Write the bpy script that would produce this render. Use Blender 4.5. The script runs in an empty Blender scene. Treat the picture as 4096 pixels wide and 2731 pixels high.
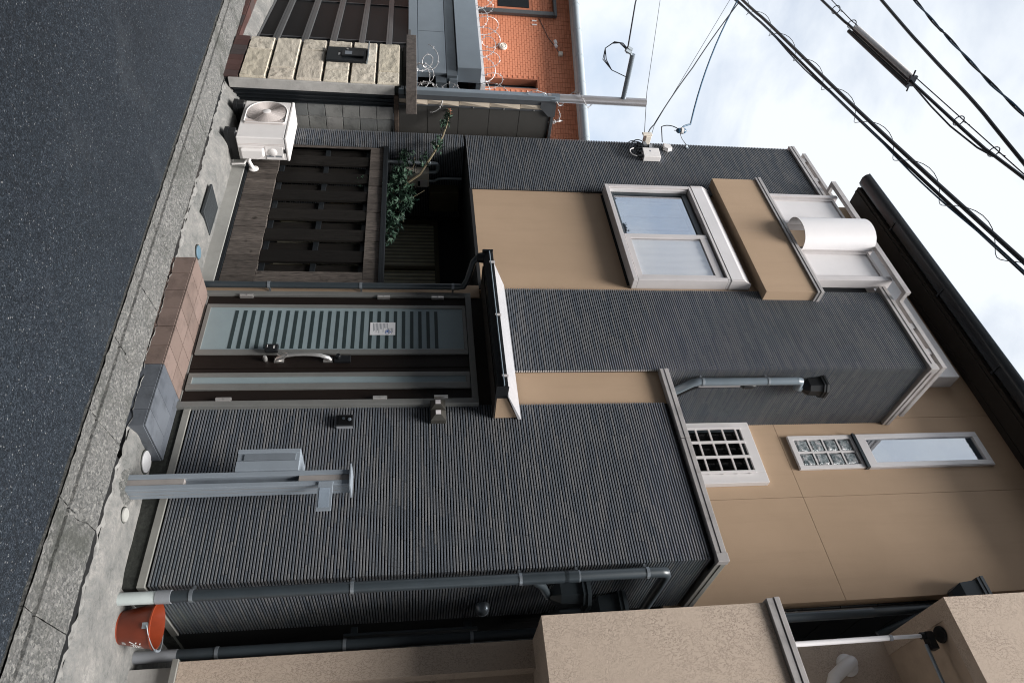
import bpy, bmesh, math, random
from mathutils import Vector, Matrix, noise as mnoise
random.seed(7)
rad = math.radians
S = bpy.context.scene
COL = S.collection

# ------------------------------------------------------------ camera, sky, sun, exposure
F, PITCH, YAW = 2760 / 4096 * 36, rad(8.31), rad(41.66)
fw = Vector((-math.sin(YAW) * math.cos(PITCH), math.cos(YAW) * math.cos(PITCH), math.sin(PITCH)))
rt = Vector((math.cos(YAW), math.sin(YAW), 0))
up = rt.cross(fw)
cam_data = bpy.data.cameras.new('camera')
cam_data.lens = F; cam_data.sensor_width = 36; cam_data.sensor_fit = 'HORIZONTAL'
cam_data.clip_start = 0.05; cam_data.clip_end = 1500
cam = bpy.data.objects.new('camera', cam_data); COL.objects.link(cam)
m = Matrix((up, -rt, -fw)).transposed().to_4x4(); m.translation = Vector((0, 0, 1.9))
cam.matrix_world = m            # the photograph was taken with the camera turned on its side
S.camera = cam

SUN_EL, SUN_AZ = 68.0, 139.0    # azimuth measured clockwise from +Y: the veiled sun stands over the far side of the street, to the right
world = bpy.data.worlds.new('World'); S.world = world; world.use_nodes = True
wn, wl = world.node_tree.nodes, world.node_tree.links
bg = wn['Background']; bg.inputs['Strength'].default_value = 0.061
sky = wn.new('ShaderNodeTexSky'); sky.sky_type = 'NISHITA'; sky.sun_disc = False
sky.sun_elevation = rad(SUN_EL); sky.sun_rotation = rad(SUN_AZ)
sky.air_density = 1.0; sky.dust_density = 1.5; sky.ozone_density = 1.5
tc = wn.new('ShaderNodeTexCoord'); mp_ = wn.new('ShaderNodeMapping'); mp_.inputs['Scale'].default_value = (1.0, 1.0, 1.9)
nz = wn.new('ShaderNodeTexNoise'); nz.inputs['Scale'].default_value = 3.4; nz.inputs['Detail'].default_value = 9; nz.inputs['Roughness'].default_value = 0.56
nz.inputs['Distortion'].default_value = 0.35
rp = wn.new('ShaderNodeValToRGB'); rp.color_ramp.elements[0].position = 0.34; rp.color_ramp.elements[0].color = (0.48,) * 3 + (1,)
rp.color_ramp.elements[1].position = 0.60; rp.color_ramp.elements[1].color = (0.97,) * 3 + (1,)
mx = wn.new('ShaderNodeMix'); mx.data_type = 'RGBA'
mx.inputs['B'].default_value = (8.7, 9.15, 9.6, 1)
wl.new(tc.outputs['Generated'], mp_.inputs['Vector']); wl.new(mp_.outputs['Vector'], nz.inputs['Vector'])
wl.new(nz.outputs['Fac'], rp.inputs['Fac']); wl.new(rp.outputs['Color'], mx.inputs['Factor'])
sc_ = wn.new('ShaderNodeVectorMath'); sc_.operation = 'SCALE'; sc_.inputs['Scale'].default_value = 1.55
wl.new(sky.outputs['Color'], sc_.inputs[0]); wl.new(sc_.outputs[0], mx.inputs['A']); wl.new(mx.outputs['Result'], bg.inputs['Color'])

sd = bpy.data.lights.new('sun', 'SUN'); sd.energy = 4.4; sd.angle = rad(26); sd.color = (1.0, 0.98, 0.95)
sun = bpy.data.objects.new('sun', sd); COL.objects.link(sun)
az, el = rad(SUN_AZ), rad(SUN_EL)
sdir = Vector((math.sin(az) * math.cos(el), math.cos(az) * math.cos(el), math.sin(el)))
sun.rotation_euler = sdir.to_track_quat('Z', 'Y').to_euler(); sun.location = sdir * 30

S.view_settings.view_transform = 'Standard'; S.view_settings.look = 'None'
S.view_settings.exposure = 0.90; S.view_settings.gamma = 1.0; S.view_settings.use_curve_mapping = False
S.render.engine = 'CYCLES'; S.cycles.max_bounces = 7; S.cycles.diffuse_bounces = 2; S.cycles.use_denoising = True; S.cycles.pixel_filter_type = 'BLACKMAN_HARRIS'; S.cycles.filter_width = 1.05

# ------------------------------------------------------------ materials
MATS = {}
def nodes_of(name):
    mt = bpy.data.materials.new(name); mt.use_nodes = True
    nt = mt.node_tree; return mt, nt.nodes, nt.links, nt.nodes['Principled BSDF']
def add_noise(n, l, src, scale, detail=4, rough=0.55, vec_scale=None):
    t = n.new('ShaderNodeTexNoise'); t.inputs['Scale'].default_value = scale
    t.inputs['Detail'].default_value = detail; t.inputs['Roughness'].default_value = rough
    if vec_scale:
        mpn = n.new('ShaderNodeMapping'); mpn.inputs['Scale'].default_value = vec_scale
        l.new(src, mpn.inputs['Vector']); l.new(mpn.outputs['Vector'], t.inputs['Vector'])
    else: l.new(src, t.inputs['Vector'])
    return t
def ramp(n, l, src, stops):
    r_ = n.new('ShaderNodeValToRGB'); e = r_.color_ramp.elements
    while len(e) < len(stops): e.new(0.5)
    for i, (p, c) in enumerate(stops):
        e[i].position = p; e[i].color = (tuple(c) + (1,)) if hasattr(c, '__len__') else (c, c, c, 1)
    l.new(src, r_.inputs['Fac']); return r_.outputs['Color']
def mixc(n, l, a, b, fac, mode='MIX'):
    x = n.new('ShaderNodeMix'); x.data_type = 'RGBA'; x.blend_type = mode
    for s_, v in (('A', a), ('B', b)):
        if hasattr(v, 'node'): l.new(v, x.inputs[s_])
        else: x.inputs[s_].default_value = tuple(v) + (1,)
    if hasattr(fac, 'node'): l.new(fac, x.inputs['Factor'])
    else: x.inputs['Factor'].default_value = fac
    return x.outputs['Result']
def add_bump(n, l, p, h, strength, dist=0.004, prev=None):
    b = n.new('ShaderNodeBump'); b.inputs['Strength'].default_value = strength; b.inputs['Distance'].default_value = dist
    l.new(h, b.inputs['Height'])
    if prev: l.new(prev, b.inputs['Normal'])
    l.new(b.outputs['Normal'], p.inputs['Normal']); return b.outputs['Normal']
def position(n): return n.new('ShaderNodeNewGeometry').outputs['Position']
def mat(name, col, rough=0.6, metal=0.0, var=0.12, vscale=6.0, bump=0.0, bscale=60.0, spec=0.5, dirt=0.0, dscale=2.5, vs=None):
    mt, n, l, p = nodes_of(name); pos = position(n)
    t = add_noise(n, l, pos, vscale, 5, 0.6, vs)
    c = mixc(n, l, [x * (1 - var) for x in col], [min(1, x * (1 + var)) for x in col], ramp(n, l, t.outputs['Fac'], ((0.3, 0), (0.7, 1))))
    if dirt:
        d = add_noise(n, l, pos, dscale, 8, 0.68)
        c = mixc(n, l, c, [x * 0.42 for x in col], ramp(n, l, d.outputs['Fac'], ((0.5, 0), (0.72, dirt))))
    l.new(c, p.inputs['Base Color'])
    p.inputs['Roughness'].default_value = rough; p.inputs['Metallic'].default_value = metal
    p.inputs['Specular IOR Level'].default_value = spec
    if bump: add_bump(n, l, p, add_noise(n, l, pos, bscale, 4).outputs['Fac'], bump)
    MATS[name] = mt; return mt

def m_asphalt():
    mt, n, l, p = nodes_of('asphalt'); pos = position(n)
    v = n.new('ShaderNodeTexVoronoi'); v.inputs['Scale'].default_value = 150; l.new(pos, v.inputs['Vector'])
    v2 = n.new('ShaderNodeTexVoronoi'); v2.inputs['Scale'].default_value = 60; l.new(pos, v2.inputs['Vector'])
    big = add_noise(n, l, pos, 0.55, 7, 0.65)
    sep = n.new('ShaderNodeSeparateColor'); l.new(v.outputs['Color'], sep.inputs['Color'])
    c = ramp(n, l, sep.outputs['Red'], ((0.0, (0.008, 0.0118, 0.0165)), (0.5, (0.0195, 0.026, 0.035)), (0.85, (0.035, 0.045, 0.058)), (0.985, (0.066, 0.079, 0.097)), (1.0, (0.28, 0.28, 0.28))))
    c = mixc(n, l, c, (0.55, 0.55, 0.55), ramp(n, l, big.outputs['Fac'], ((0.35, 0), (0.75, 0.62))), 'MULTIPLY')
    fine = add_noise(n, l, pos, 26, 5, 0.7)
    c = mixc(n, l, c, (0.5, 0.5, 0.52), ramp(n, l, fine.outputs['Fac'], ((0.46, 0), (0.66, 0.8))), 'MULTIPLY')
    cr = n.new('ShaderNodeTexVoronoi'); cr.feature = 'DISTANCE_TO_EDGE'; cr.inputs['Scale'].default_value = 7.5
    wob = add_noise(n, l, pos, 5, 4, 0.7); av = n.new('ShaderNodeVectorMath'); av.operation = 'ADD'; l.new(pos, av.inputs[0])
    sv = n.new('ShaderNodeVectorMath'); sv.operation = 'SCALE'; sv.inputs['Scale'].default_value = 0.22; l.new(wob.outputs['Color'], sv.inputs[0]); l.new(sv.outputs[0], av.inputs[1]); l.new(av.outputs[0], cr.inputs['Vector'])
    worn = add_noise(n, l, pos, 0.8, 4, 0.6); mk = n.new('ShaderNodeMath'); mk.operation = 'MULTIPLY'
    l.new(ramp(n, l, cr.outputs['Distance'], ((0.0, 1), (0.05, 0))), mk.inputs[0]); l.new(ramp(n, l, worn.outputs['Fac'], ((0.45, 0), (0.62, 0.8))), mk.inputs[1])
    c = mixc(n, l, c, (0.012, 0.015, 0.019), mk.outputs[0])
    dust = add_noise(n, l, pos, 1.7, 6, 0.7); c = mixc(n, l, c, (0.075, 0.082, 0.09), ramp(n, l, dust.outputs['Fac'], ((0.55, 0), (0.8, 0.3))))
    l.new(c, p.inputs['Base Color']); p.inputs['Roughness'].default_value = 0.78; p.inputs['Specular IOR Level'].default_value = 0.22
    b1 = add_bump(n, l, p, v.outputs['Distance'], 0.75, 0.006)
    b2 = add_bump(n, l, p, v2.outputs['Distance'], 0.5, 0.008, b1)
    MATS['asphalt'] = mt
m_asphalt()
def m_gutter():
    mt, n, l, p = nodes_of('gutter_concrete'); pos = position(n)
    a = add_noise(n, l, pos, 130, 6, 0.7); b_ = add_noise(n, l, pos, 5, 7, 0.65)
    v = n.new('ShaderNodeTexVoronoi'); v.inputs['Scale'].default_value = 75; l.new(pos, v.inputs['Vector'])
    sep = n.new('ShaderNodeSeparateColor'); l.new(v.outputs['Color'], sep.inputs['Color'])
    c = ramp(n, l, sep.outputs['Red'], ((0, (0.055, 0.056, 0.055)), (0.45, (0.125, 0.125, 0.122)), (0.8, (0.20, 0.198, 0.19)), (1, (0.34, 0.33, 0.31))))
    md = add_noise(n, l, pos, 70, 6, 0.8)
    c = mixc(n, l, c, (0.10, 0.10, 0.097), 0.2)
    c = mixc(n, l, c, (0.235, 0.226, 0.21), ramp(n, l, md.outputs['Fac'], ((0.50, 0), (0.62, 0.75))))
    c = mixc(n, l, c, (0.16, 0.155, 0.146), ramp(n, l, b_.outputs['Fac'], ((0.45, 0), (0.72, 0.5))))
    c = mixc(n, l, c, (0.07, 0.072, 0.07), ramp(n, l, a.outputs['Fac'], ((0.5, 0), (0.68, 0.7))))
    moss = add_noise(n, l, pos, 2.2, 7, 0.7)
    c = mixc(n, l, c, (0.055, 0.058, 0.05), ramp(n, l, moss.outputs['Fac'], ((0.50, 0), (0.66, 0.8))))
    l.new(c, p.inputs['Base Color']); p.inputs['Roughness'].default_value = 0.9
    add_bump(n, l, p, md.outputs['Fac'], 1.0, 0.012); MATS['gutter_concrete'] = mt
m_gutter()
def m_pave():
    mt, n, l, p = nodes_of('stained_concrete'); pos = position(n)
    a = add_noise(n, l, pos, 55, 6, 0.78); b_ = add_noise(n, l, pos, 3.6, 11, 0.80); c_ = add_noise(n, l, pos, 19, 8, 0.82)
    c = ramp(n, l, b_.outputs['Fac'], ((0.34, (0.055, 0.058, 0.055)), (0.46, (0.15, 0.148, 0.142)), (0.56, (0.215, 0.205, 0.193)), (0.70, (0.315, 0.298, 0.28))))
    c = mixc(n, l, c, (0.12, 0.122, 0.115), ramp(n, l, c_.outputs['Fac'], ((0.50, 0), (0.62, 0.85))))
    c = mixc(n, l, c, (0.16, 0.16, 0.155), ramp(n, l, a.outputs['Fac'], ((0.48, 0), (0.62, 0.8))))
    l.new(c, p.inputs['Base Color']); p.inputs['Roughness'].default_value = 0.88
    add_bump(n, l, p, a.outputs['Fac'], 0.5, 0.006); MATS['stained_concrete'] = mt
m_pave()
def m_siding():
    # thin ceramic courses: every tile strip has its own tone, butt joints are offset from course to course
    mt, n, l, p = nodes_of('siding_tile'); pos = position(n)
    sx = n.new('ShaderNodeSeparateXYZ'); l.new(pos, sx.inputs['Vector'])
    def M(op, a, b=None):
        q = n.new('ShaderNodeMath'); q.operation = op
        for i, v in enumerate((a, b)):
            if v is None: continue
            if hasattr(v, 'node'): l.new(v, q.inputs[i])
            else: q.inputs[i].default_value = v
        return q.outputs[0]
    row = M('FLOOR', M('DIVIDE', M('ADD', sx.outputs['Z'], 0.0035), 0.0208))
    along = M('ADD', sx.outputs['X'], sx.outputs['Y'])
    wn1 = n.new('ShaderNodeTexWhiteNoise'); wn1.noise_dimensions = '1D'; l.new(row, wn1.inputs['W'])
    u = M('ADD', M('DIVIDE', along, 0.227), M('MULTIPLY', wn1.outputs['Value'], 7.0))
    seg = M('FLOOR', u); fr = M('FRACT', u)
    cb = n.new('ShaderNodeCombineXYZ'); l.new(row, cb.inputs['X']); l.new(seg, cb.inputs['Y'])
    wn2 = n.new('ShaderNodeTexWhiteNoise'); wn2.noise_dimensions = '2D'; l.new(cb.outputs['Vector'], wn2.inputs['Vector'])
    c = ramp(n, l, wn2.outputs['Value'], ((0, (0.084, 0.098, 0.119)), (0.3, (0.107, 0.119, 0.138)), (0.6, (0.128, 0.136, 0.151)), (0.85, (0.146, 0.149, 0.158)), (1, (0.167, 0.169, 0.176))))
    t = add_noise(n, l, pos, 150, 4, 0.75)
    c = mixc(n, l, c, (0.06, 0.066, 0.075), ramp(n, l, t.outputs['Fac'], ((0.50, 0), (0.66, 0.6))))
    c = mixc(n, l, c, (0.25, 0.262, 0.28), ramp(n, l, t.outputs['Fac'], ((0.30, 0.55), (0.42, 0))))
    j = M('LESS_THAN', fr, 0.012); c = mixc(n, l, c, (0.03, 0.032, 0.036), j)
    l.new(c, p.inputs['Base Color']); p.inputs['Roughness'].default_value = 0.62
    add_bump(n, l, p, t.outputs['Fac'], 0.8, 0.004); MATS['siding_tile'] = mt
m_siding()
def m_stucco(name, c1, c2, groove, scale, bump, bd, spec=0.3):
    mt, n, l, p = nodes_of(name); pos = position(n)
    big = add_noise(n, l, pos, 1.3, 6, 0.55); f_ = add_noise(n, l, pos, scale, 5, 0.62)
    c = mixc(n, l, c1, c2, ramp(n, l, big.outputs['Fac'], ((0.35, 0), (0.68, 1))))
    c = mixc(n, l, c, [x * 0.72 for x in c1], ramp(n, l, f_.outputs['Fac'], ((0.55, 0), (0.75, groove))))
    st = add_noise(n, l, pos, 1.0, 6, 0.7, (9, 9, 0.8)); c = mixc(n, l, c, [x * 0.80 for x in c1], ramp(n, l, st.outputs['Fac'], ((0.50, 0), (0.75, 0.28))))
    l.new(c, p.inputs['Base Color']); p.inputs['Roughness'].default_value = 0.86; p.inputs['Specular IOR Level'].default_value = spec
    add_bump(n, l, p, f_.outputs['Fac'], bump, bd); MATS[name] = mt
m_stucco('beige_stucco', (0.40, 0.283, 0.190), (0.445, 0.316, 0.215), 0.25, 190, 0.25, 0.003)
def m_rough_stucco():
    mt, n, l, p = nodes_of('rough_stucco'); pos = position(n)
    w = add_noise(n, l, pos, 52, 5, 0.68, (1.0, 1.0, 0.6)); big = add_noise(n, l, pos, 2.6, 5, 0.6)
    d = n.new('ShaderNodeMath'); d.operation = 'SUBTRACT'; l.new(w.outputs['Fac'], d.inputs[0]); d.inputs[1].default_value = 0.5
    ab = n.new('ShaderNodeMath'); ab.operation = 'ABSOLUTE'; l.new(d.outputs[0], ab.inputs[0])
    pit = ramp(n, l, ab.outputs[0], ((0.0, 1), (0.030, 0)))
    patch = ramp(n, l, big.outputs['Fac'], ((0.36, 0.15), (0.58, 1)))
    pm = n.new('ShaderNodeMath'); pm.operation = 'MULTIPLY'; l.new(pit, pm.inputs[0]); l.new(patch, pm.inputs[1])
    c = mixc(n, l, (0.51, 0.41, 0.33), (0.56, 0.455, 0.37), big.outputs['Fac'])
    c = mixc(n, l, c, (0.27, 0.205, 0.165), pm.outputs[0])
    l.new(c, p.inputs['Base Color']); p.inputs['Roughness'].default_value = 0.9; p.inputs['Specular IOR Level'].default_value = 0.25
    h = n.new('ShaderNodeMath'); h.operation = 'SUBTRACT'; l.new(w.outputs['Fac'], h.inputs[0]); l.new(pm.outputs[0], h.inputs[1])
    add_bump(n, l, p, h.outputs[0], 0.5, 0.006); MATS['rough_stucco'] = mt
m_rough_stucco()
def m_wood(name, c1, c2, dark, vs, rough=0.75):
    mt, n, l, p = nodes_of(name); pos = position(n)
    g = add_noise(n, l, pos, 1.0, 6, 0.65, vs); k = add_noise(n, l, pos, 9, 3, 0.5); sp = add_noise(n, l, pos, 3.1, 4)
    oi = n.new('ShaderNodeObjectInfo')
    c = mixc(n, l, c1, c2, ramp(n, l, g.outputs['Fac'], ((0.32, 0), (0.66, 1))))
    c = mixc(n, l, c, dark, ramp(n, l, k.outputs['Fac'], ((0.62, 0), (0.74, 0.85))))
    c = mixc(n, l, c, [x * 0.55 for x in c1], ramp(n, l, oi.outputs['Random'], ((0, 0), (1, 0.55))))
    l.new(c, p.inputs['Base Color']); p.inputs['Roughness'].default_value = rough; p.inputs['Specular IOR Level'].default_value = 0.12
    add_bump(n, l, p, g.outputs['Fac'], 0.6, 0.004); MATS[name] = mt
m_wood('weathered_board', (0.046, 0.040, 0.037), (0.175, 0.148, 0.13), (0.014, 0.011, 0.009), (85, 30, 9))
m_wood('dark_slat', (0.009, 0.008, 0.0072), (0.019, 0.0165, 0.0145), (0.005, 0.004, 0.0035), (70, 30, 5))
def m_stone():
    mt, n, l, p = nodes_of('pitted_stone'); pos = position(n)
    a = add_noise(n, l, pos, 24, 5, 0.7); b_ = add_noise(n, l, pos, 70, 4, 0.7); oi = n.new('ShaderNodeObjectInfo'); d_ = add_noise(n, l, pos, 3.0, 7, 0.7)
    c = ramp(n, l, oi.outputs['Random'], ((0, (0.55, 0.49, 0.385)), (0.5, (0.61, 0.55, 0.455)), (1, (0.57, 0.505, 0.42))))
    c = mixc(n, l, c, (0.17, 0.105, 0.06), ramp(n, l, a.outputs['Fac'], ((0.60, 0), (0.68, 0.75))))
    c = mixc(n, l, c, (0.25, 0.21, 0.15), ramp(n, l, b_.outputs['Fac'], ((0.56, 0), (0.68, 0.7))))
    c = mixc(n, l, c, (0.10, 0.105, 0.085), ramp(n, l, d_.outputs['Fac'], ((0.64, 0), (0.82, 0.7))))
    l.new(c, p.inputs['Base Color']); p.inputs['Roughness'].default_value = 0.9
    add_bump(n, l, p, b_.outputs['Fac'], 0.8, 0.008); MATS['pitted_stone'] = mt
m_stone()
def m_objvar(name, cols, rough=0.7, bump=0.2, bscale=60, dirt=0.3, spec=0.4, per_island=False):
    mt, n, l, p = nodes_of(name); pos = position(n)
    src = n.new('ShaderNodeNewGeometry').outputs['Random Per Island'] if per_island else n.new('ShaderNodeObjectInfo').outputs['Random']
    c = ramp(n, l, src, tuple((i / (len(cols) - 1), k) for i, k in enumerate(cols)))
    a = add_noise(n, l, pos, bscale, 4); d = add_noise(n, l, pos, 4, 7, 0.7)
    c = mixc(n, l, c, [x * 0.35 for x in cols[0]], ramp(n, l, d.outputs['Fac'], ((0.5, 0), (0.72, dirt))))
    l.new(c, p.inputs['Base Color']); p.inputs['Roughness'].default_value = rough; p.inputs['Specular IOR Level'].default_value = spec
    if bump: add_bump(n, l, p, a.outputs['Fac'], bump, 0.004)
    MATS[name] = mt
m_objvar('orange_tile', ((0.62, 0.225, 0.125), (0.67, 0.25, 0.14), (0.70, 0.27, 0.155)), 0.7, 0.1, 60, 0.1, 0.25, True)
m_objvar('porch_tile', ((0.155, 0.112, 0.095), (0.18, 0.131, 0.112), (0.205, 0.15, 0.13)), 0.6, 0.25, 45, 0.7)
m_objvar('slate_tile', ((0.09, 0.10, 0.118), (0.115, 0.126, 0.144)), 0.55, 0.25, 30, 0.75)
m_objvar('red_tile', ((0.062, 0.030, 0.026), (0.095, 0.043, 0.036), (0.05, 0.045, 0.045), (0.08, 0.038, 0.032)), 0.6, 0.2, 40, 0.4)
m_objvar('block', ((0.125, 0.13, 0.13), (0.175, 0.175, 0.165), (0.215, 0.21, 0.20)), 0.9, 0.5, 40, 0.75)
m_objvar('leaf', ((0.014, 0.036, 0.025), (0.019, 0.049, 0.032), (0.030, 0.066, 0.038), (0.017, 0.042, 0.032)), 0.55, 0, 40, 0.1, 0.35, True)
mat('leaf_young', (0.05, 0.16, 0.05), 0.5); mat('leaf_red', (0.35, 0.12, 0.06), 0.5)
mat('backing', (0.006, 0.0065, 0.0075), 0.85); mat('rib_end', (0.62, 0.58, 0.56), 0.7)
mat('trim_metal', (0.26, 0.255, 0.235), 0.45, 0.1, dirt=0.3); mat('coping_metal', (0.41, 0.385, 0.375), 0.42, 0.15, dirt=0.45, dscale=7)
mat('pale_frame', (0.57, 0.535, 0.53), 0.38, 0.05, var=0.04, dirt=0.12); mat('white_frame', (0.68, 0.655, 0.655), 0.35, 0.05, var=0.03, dirt=0.1)
mat('canopy_metal', (0.43, 0.425, 0.44), 0.4, 0.15, var=0.05, dirt=0.15); mat('black_plastic', (0.011, 0.012, 0.0135), 0.42, var=0.1, spec=0.35)
mat('pipe_grey', (0.032, 0.041, 0.048), 0.38, var=0.1, dirt=0.15); mat('pipe_blue', (0.155, 0.19, 0.22), 0.35, var=0.08, dirt=0.2)
mat('pvc_pale', (0.50, 0.55, 0.54), 0.4); mat('pvc_grey', (0.24, 0.25, 0.27), 0.45); mat('bracket_steel', (0.28, 0.31, 0.34), 0.35, 0.6)
mat('door_frame', (0.215, 0.215, 0.205), 0.4, 0.3, var=0.06, dirt=0.2); mat('door_leaf', (0.014, 0.010, 0.0085), 0.42, var=0.2, vscale=4, vs=(60, 60, 3), spec=0.22)
mat('frosted_glass', (0.245, 0.305, 0.325), 0.28, var=0.05, spec=0.6); mat('dark_stripe', (0.030, 0.045, 0.047), 0.3)
mat('satin_metal', (0.62, 0.60, 0.58), 0.3, 0.75, var=0.05); mat('paper', (0.80, 0.79, 0.80), 0.8, var=0.02); mat('ink', (0.25, 0.26, 0.3), 0.8); mat('blue_ink', (0.03, 0.12, 0.42), 0.6)
mat('post_alu', (0.30, 0.34, 0.385), 0.42, 0.2, var=0.05, dirt=0.15); mat('post_insert', (0.30, 0.275, 0.262), 0.55); mat('post_recess', (0.20, 0.225, 0.255), 0.45, 0.2)
mat('plate_acrylic', (0.27, 0.32, 0.38), 0.25); mat('lamp_bronze', (0.045, 0.042, 0.036), 0.45, 0.2); mat('lamp_lens', (0.66, 0.62, 0.63), 0.4)
mat('bucket_red', (0.215, 0.036, 0.013), 0.36, var=0.15, dirt=0.25, dscale=9); mat('white_paint', (0.80, 0.78, 0.76), 0.6); mat('galvanised', (0.36, 0.40, 0.43), 0.4, 0.6, dirt=0.25, dscale=8)
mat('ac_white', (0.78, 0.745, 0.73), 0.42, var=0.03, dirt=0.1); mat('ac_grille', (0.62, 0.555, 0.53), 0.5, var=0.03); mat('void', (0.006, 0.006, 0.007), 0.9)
mat('concrete_pale', (0.40, 0.385, 0.365), 0.88, bump=0.4, dirt=0.55, dscale=4); mat('concrete_dark', (0.026, 0.028, 0.024), 0.95, var=0.5, vscale=30, bump=0.6, bscale=70)
mat('cap_concrete', (0.085, 0.070, 0.062), 0.92, var=0.4, vscale=25, bump=0.6); mat('plain_concrete', (0.33, 0.325, 0.305), 0.9, bump=0.3, dirt=0.6, dscale=3)
mat('steel_dark', (0.012, 0.0145, 0.017), 0.45, 0.1, spec=0.3); mat('gate_brown', (0.085, 0.088, 0.09), 0.45, 0.2, var=0.08); mat('gate_panel', (0.006, 0.006, 0.0065), 0.5, spec=0.08)
mat('stainless', (0.27, 0.31, 0.35), 0.33, 0.6, var=0.06, vscale=3); mat('stainless_dark', (0.13, 0.15, 0.17), 0.36, 0.6); mat('fence_panel', (0.055, 0.052, 0.048), 0.5, 0.1, var=0.15, vscale=1.5)
mat('fence_steel', (0.095, 0.10, 0.108), 0.42, 0.4); mat('cream_sheet', (0.52, 0.44, 0.35), 0.6); mat('pole_alu', (0.46, 0.44, 0.445), 0.34, 0.6, var=0.06); mat('wire_galv', (0.52, 0.51, 0.51), 0.45, 0.4)
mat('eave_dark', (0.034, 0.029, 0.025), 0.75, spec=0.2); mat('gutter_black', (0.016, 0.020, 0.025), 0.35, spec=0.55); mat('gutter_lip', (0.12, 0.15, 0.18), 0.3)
mat('grey_gutter', (0.33, 0.37, 0.40), 0.5, var=0.05); mat('mortar_orange', (0.52, 0.188, 0.105), 0.9); mat('cable_black', (0.010, 0.012, 0.017), 0.4, spec=0.5); mat('cable_blue', (0.04, 0.10, 0.17), 0.35)
mat('curtain', (0.86, 0.855, 0.86), 0.9, var=0.03); mat('shade_curtain', (0.50, 0.52, 0.54), 0.9, var=0.1, vscale=9); mat('striped_curtain', (0.62, 0.59, 0.46), 0.9); mat('striped_dark', (0.30, 0.285, 0.22), 0.9)
mat('bark', (0.16, 0.13, 0.08), 0.85); mat('meter_cream', (0.76, 0.69, 0.60), 0.5); mat('box_ochre', (0.10, 0.085, 0.045), 0.5); mat('lid_blue', (0.10, 0.17, 0.22), 0.6, dirt=0.4, dscale=20); mat('lid_white', (0.55, 0.545, 0.555), 0.6, dirt=0.3, dscale=15)
mat('cast_iron', (0.035, 0.04, 0.044), 0.6, var=0.2); mat('earth', (0.10, 0.09, 0.08), 0.95); mat('panel_siding_dark', (0.020, 0.021, 0.023), 0.8); mat('mortar_grey', (0.21, 0.205, 0.195), 0.92, var=0.5, vscale=14, dirt=0.95, dscale=7, bump=0.6, bscale=50)
mat('opal_white', (0.80, 0.775, 0.78), 0.32, var=0.02); mat('frost_panel', (0.72, 0.69, 0.69), 0.22, var=0.03, spec=0.55); mat('rust_cap', (0.055, 0.038, 0.028), 0.95, var=0.5, vscale=30, bump=0.5)
mat('beige_plain', (0.43, 0.33, 0.25), 0.85); mat('wall_white', (0.5, 0.5, 0.49), 0.9); mat('wall_across', (0.12, 0.12, 0.12), 0.9)
def m_glass(name='glass', tint=(0.9, 0.95, 0.97), ior=1.5, boost=0.06, wob=0.0):
    mt = bpy.data.materials.new(name); mt.use_nodes = True; n, l = mt.node_tree.nodes, mt.node_tree.links
    n.remove(n['Principled BSDF']); out = n['Material Output']
    t = n.new('ShaderNodeBsdfTransparent'); t.inputs['Color'].default_value = tint + (1,)
    g = n.new('ShaderNodeBsdfGlossy'); g.inputs['Roughness'].default_value = 0.02; g.inputs['Color'].default_value = (0.95, 0.97, 1, 1)
    lw_ = n.new('ShaderNodeLayerWeight'); lw_.inputs['Blend'].default_value = 0.5
    pw = n.new('ShaderNodeMath'); pw.operation = 'POWER'; l.new(lw_.outputs['Facing'], pw.inputs[0]); pw.inputs[1].default_value = 3.0
    a = n.new('ShaderNodeMath'); a.operation = 'MULTIPLY_ADD'; a.inputs[1].default_value = 0.85; a.inputs[2].default_value = boost; a.use_clamp = True; l.new(pw.outputs[0], a.inputs[0])
    x = n.new('ShaderNodeMixShader'); l.new(a.outputs[0], x.inputs[0])
    if wob:
        b = n.new('ShaderNodeBump'); b.inputs['Strength'].default_value = wob; b.inputs['Distance'].default_value = 0.01
        l.new(add_noise(n, l, position(n), 5, 3).outputs['Fac'], b.inputs['Height']); l.new(b.outputs[0], g.inputs['Normal'])
    l.new(t.outputs[0], x.inputs[1]); l.new(g.outputs[0], x.inputs[2]); l.new(x.outputs[0], out.inputs['Surface']); MATS[name] = mt
m_glass('glass', (0.985, 0.985, 0.985), 1.5, 0.10, 0.04); m_glass('dark_pane', (0.5, 0.5, 0.5), 1.5, 0.02); m_glass('mirror_glass', (0.72, 0.76, 0.80), 1.9, 0.36, 0.10)
def m_glassblock():
    mt, n, l, p = nodes_of('glass_block'); pos = position(n)
    a = add_noise(n, l, pos, 26, 4, 0.6); oi = n.new('ShaderNodeObjectInfo')
    c = ramp(n, l, a.outputs['Fac'], ((0.35, (0.10, 0.125, 0.135)), (0.5, (0.24, 0.275, 0.29)), (0.66, (0.48, 0.47, 0.48))))
    l.new(c, p.inputs['Base Color']); p.inputs['Roughness'].default_value = 0.12; p.inputs['Specular IOR Level'].default_value = 0.7
    add_bump(n, l, p, a.outputs['Fac'], 0.6, 0.02); MATS['glass_block'] = mt
m_glassblock()

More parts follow.
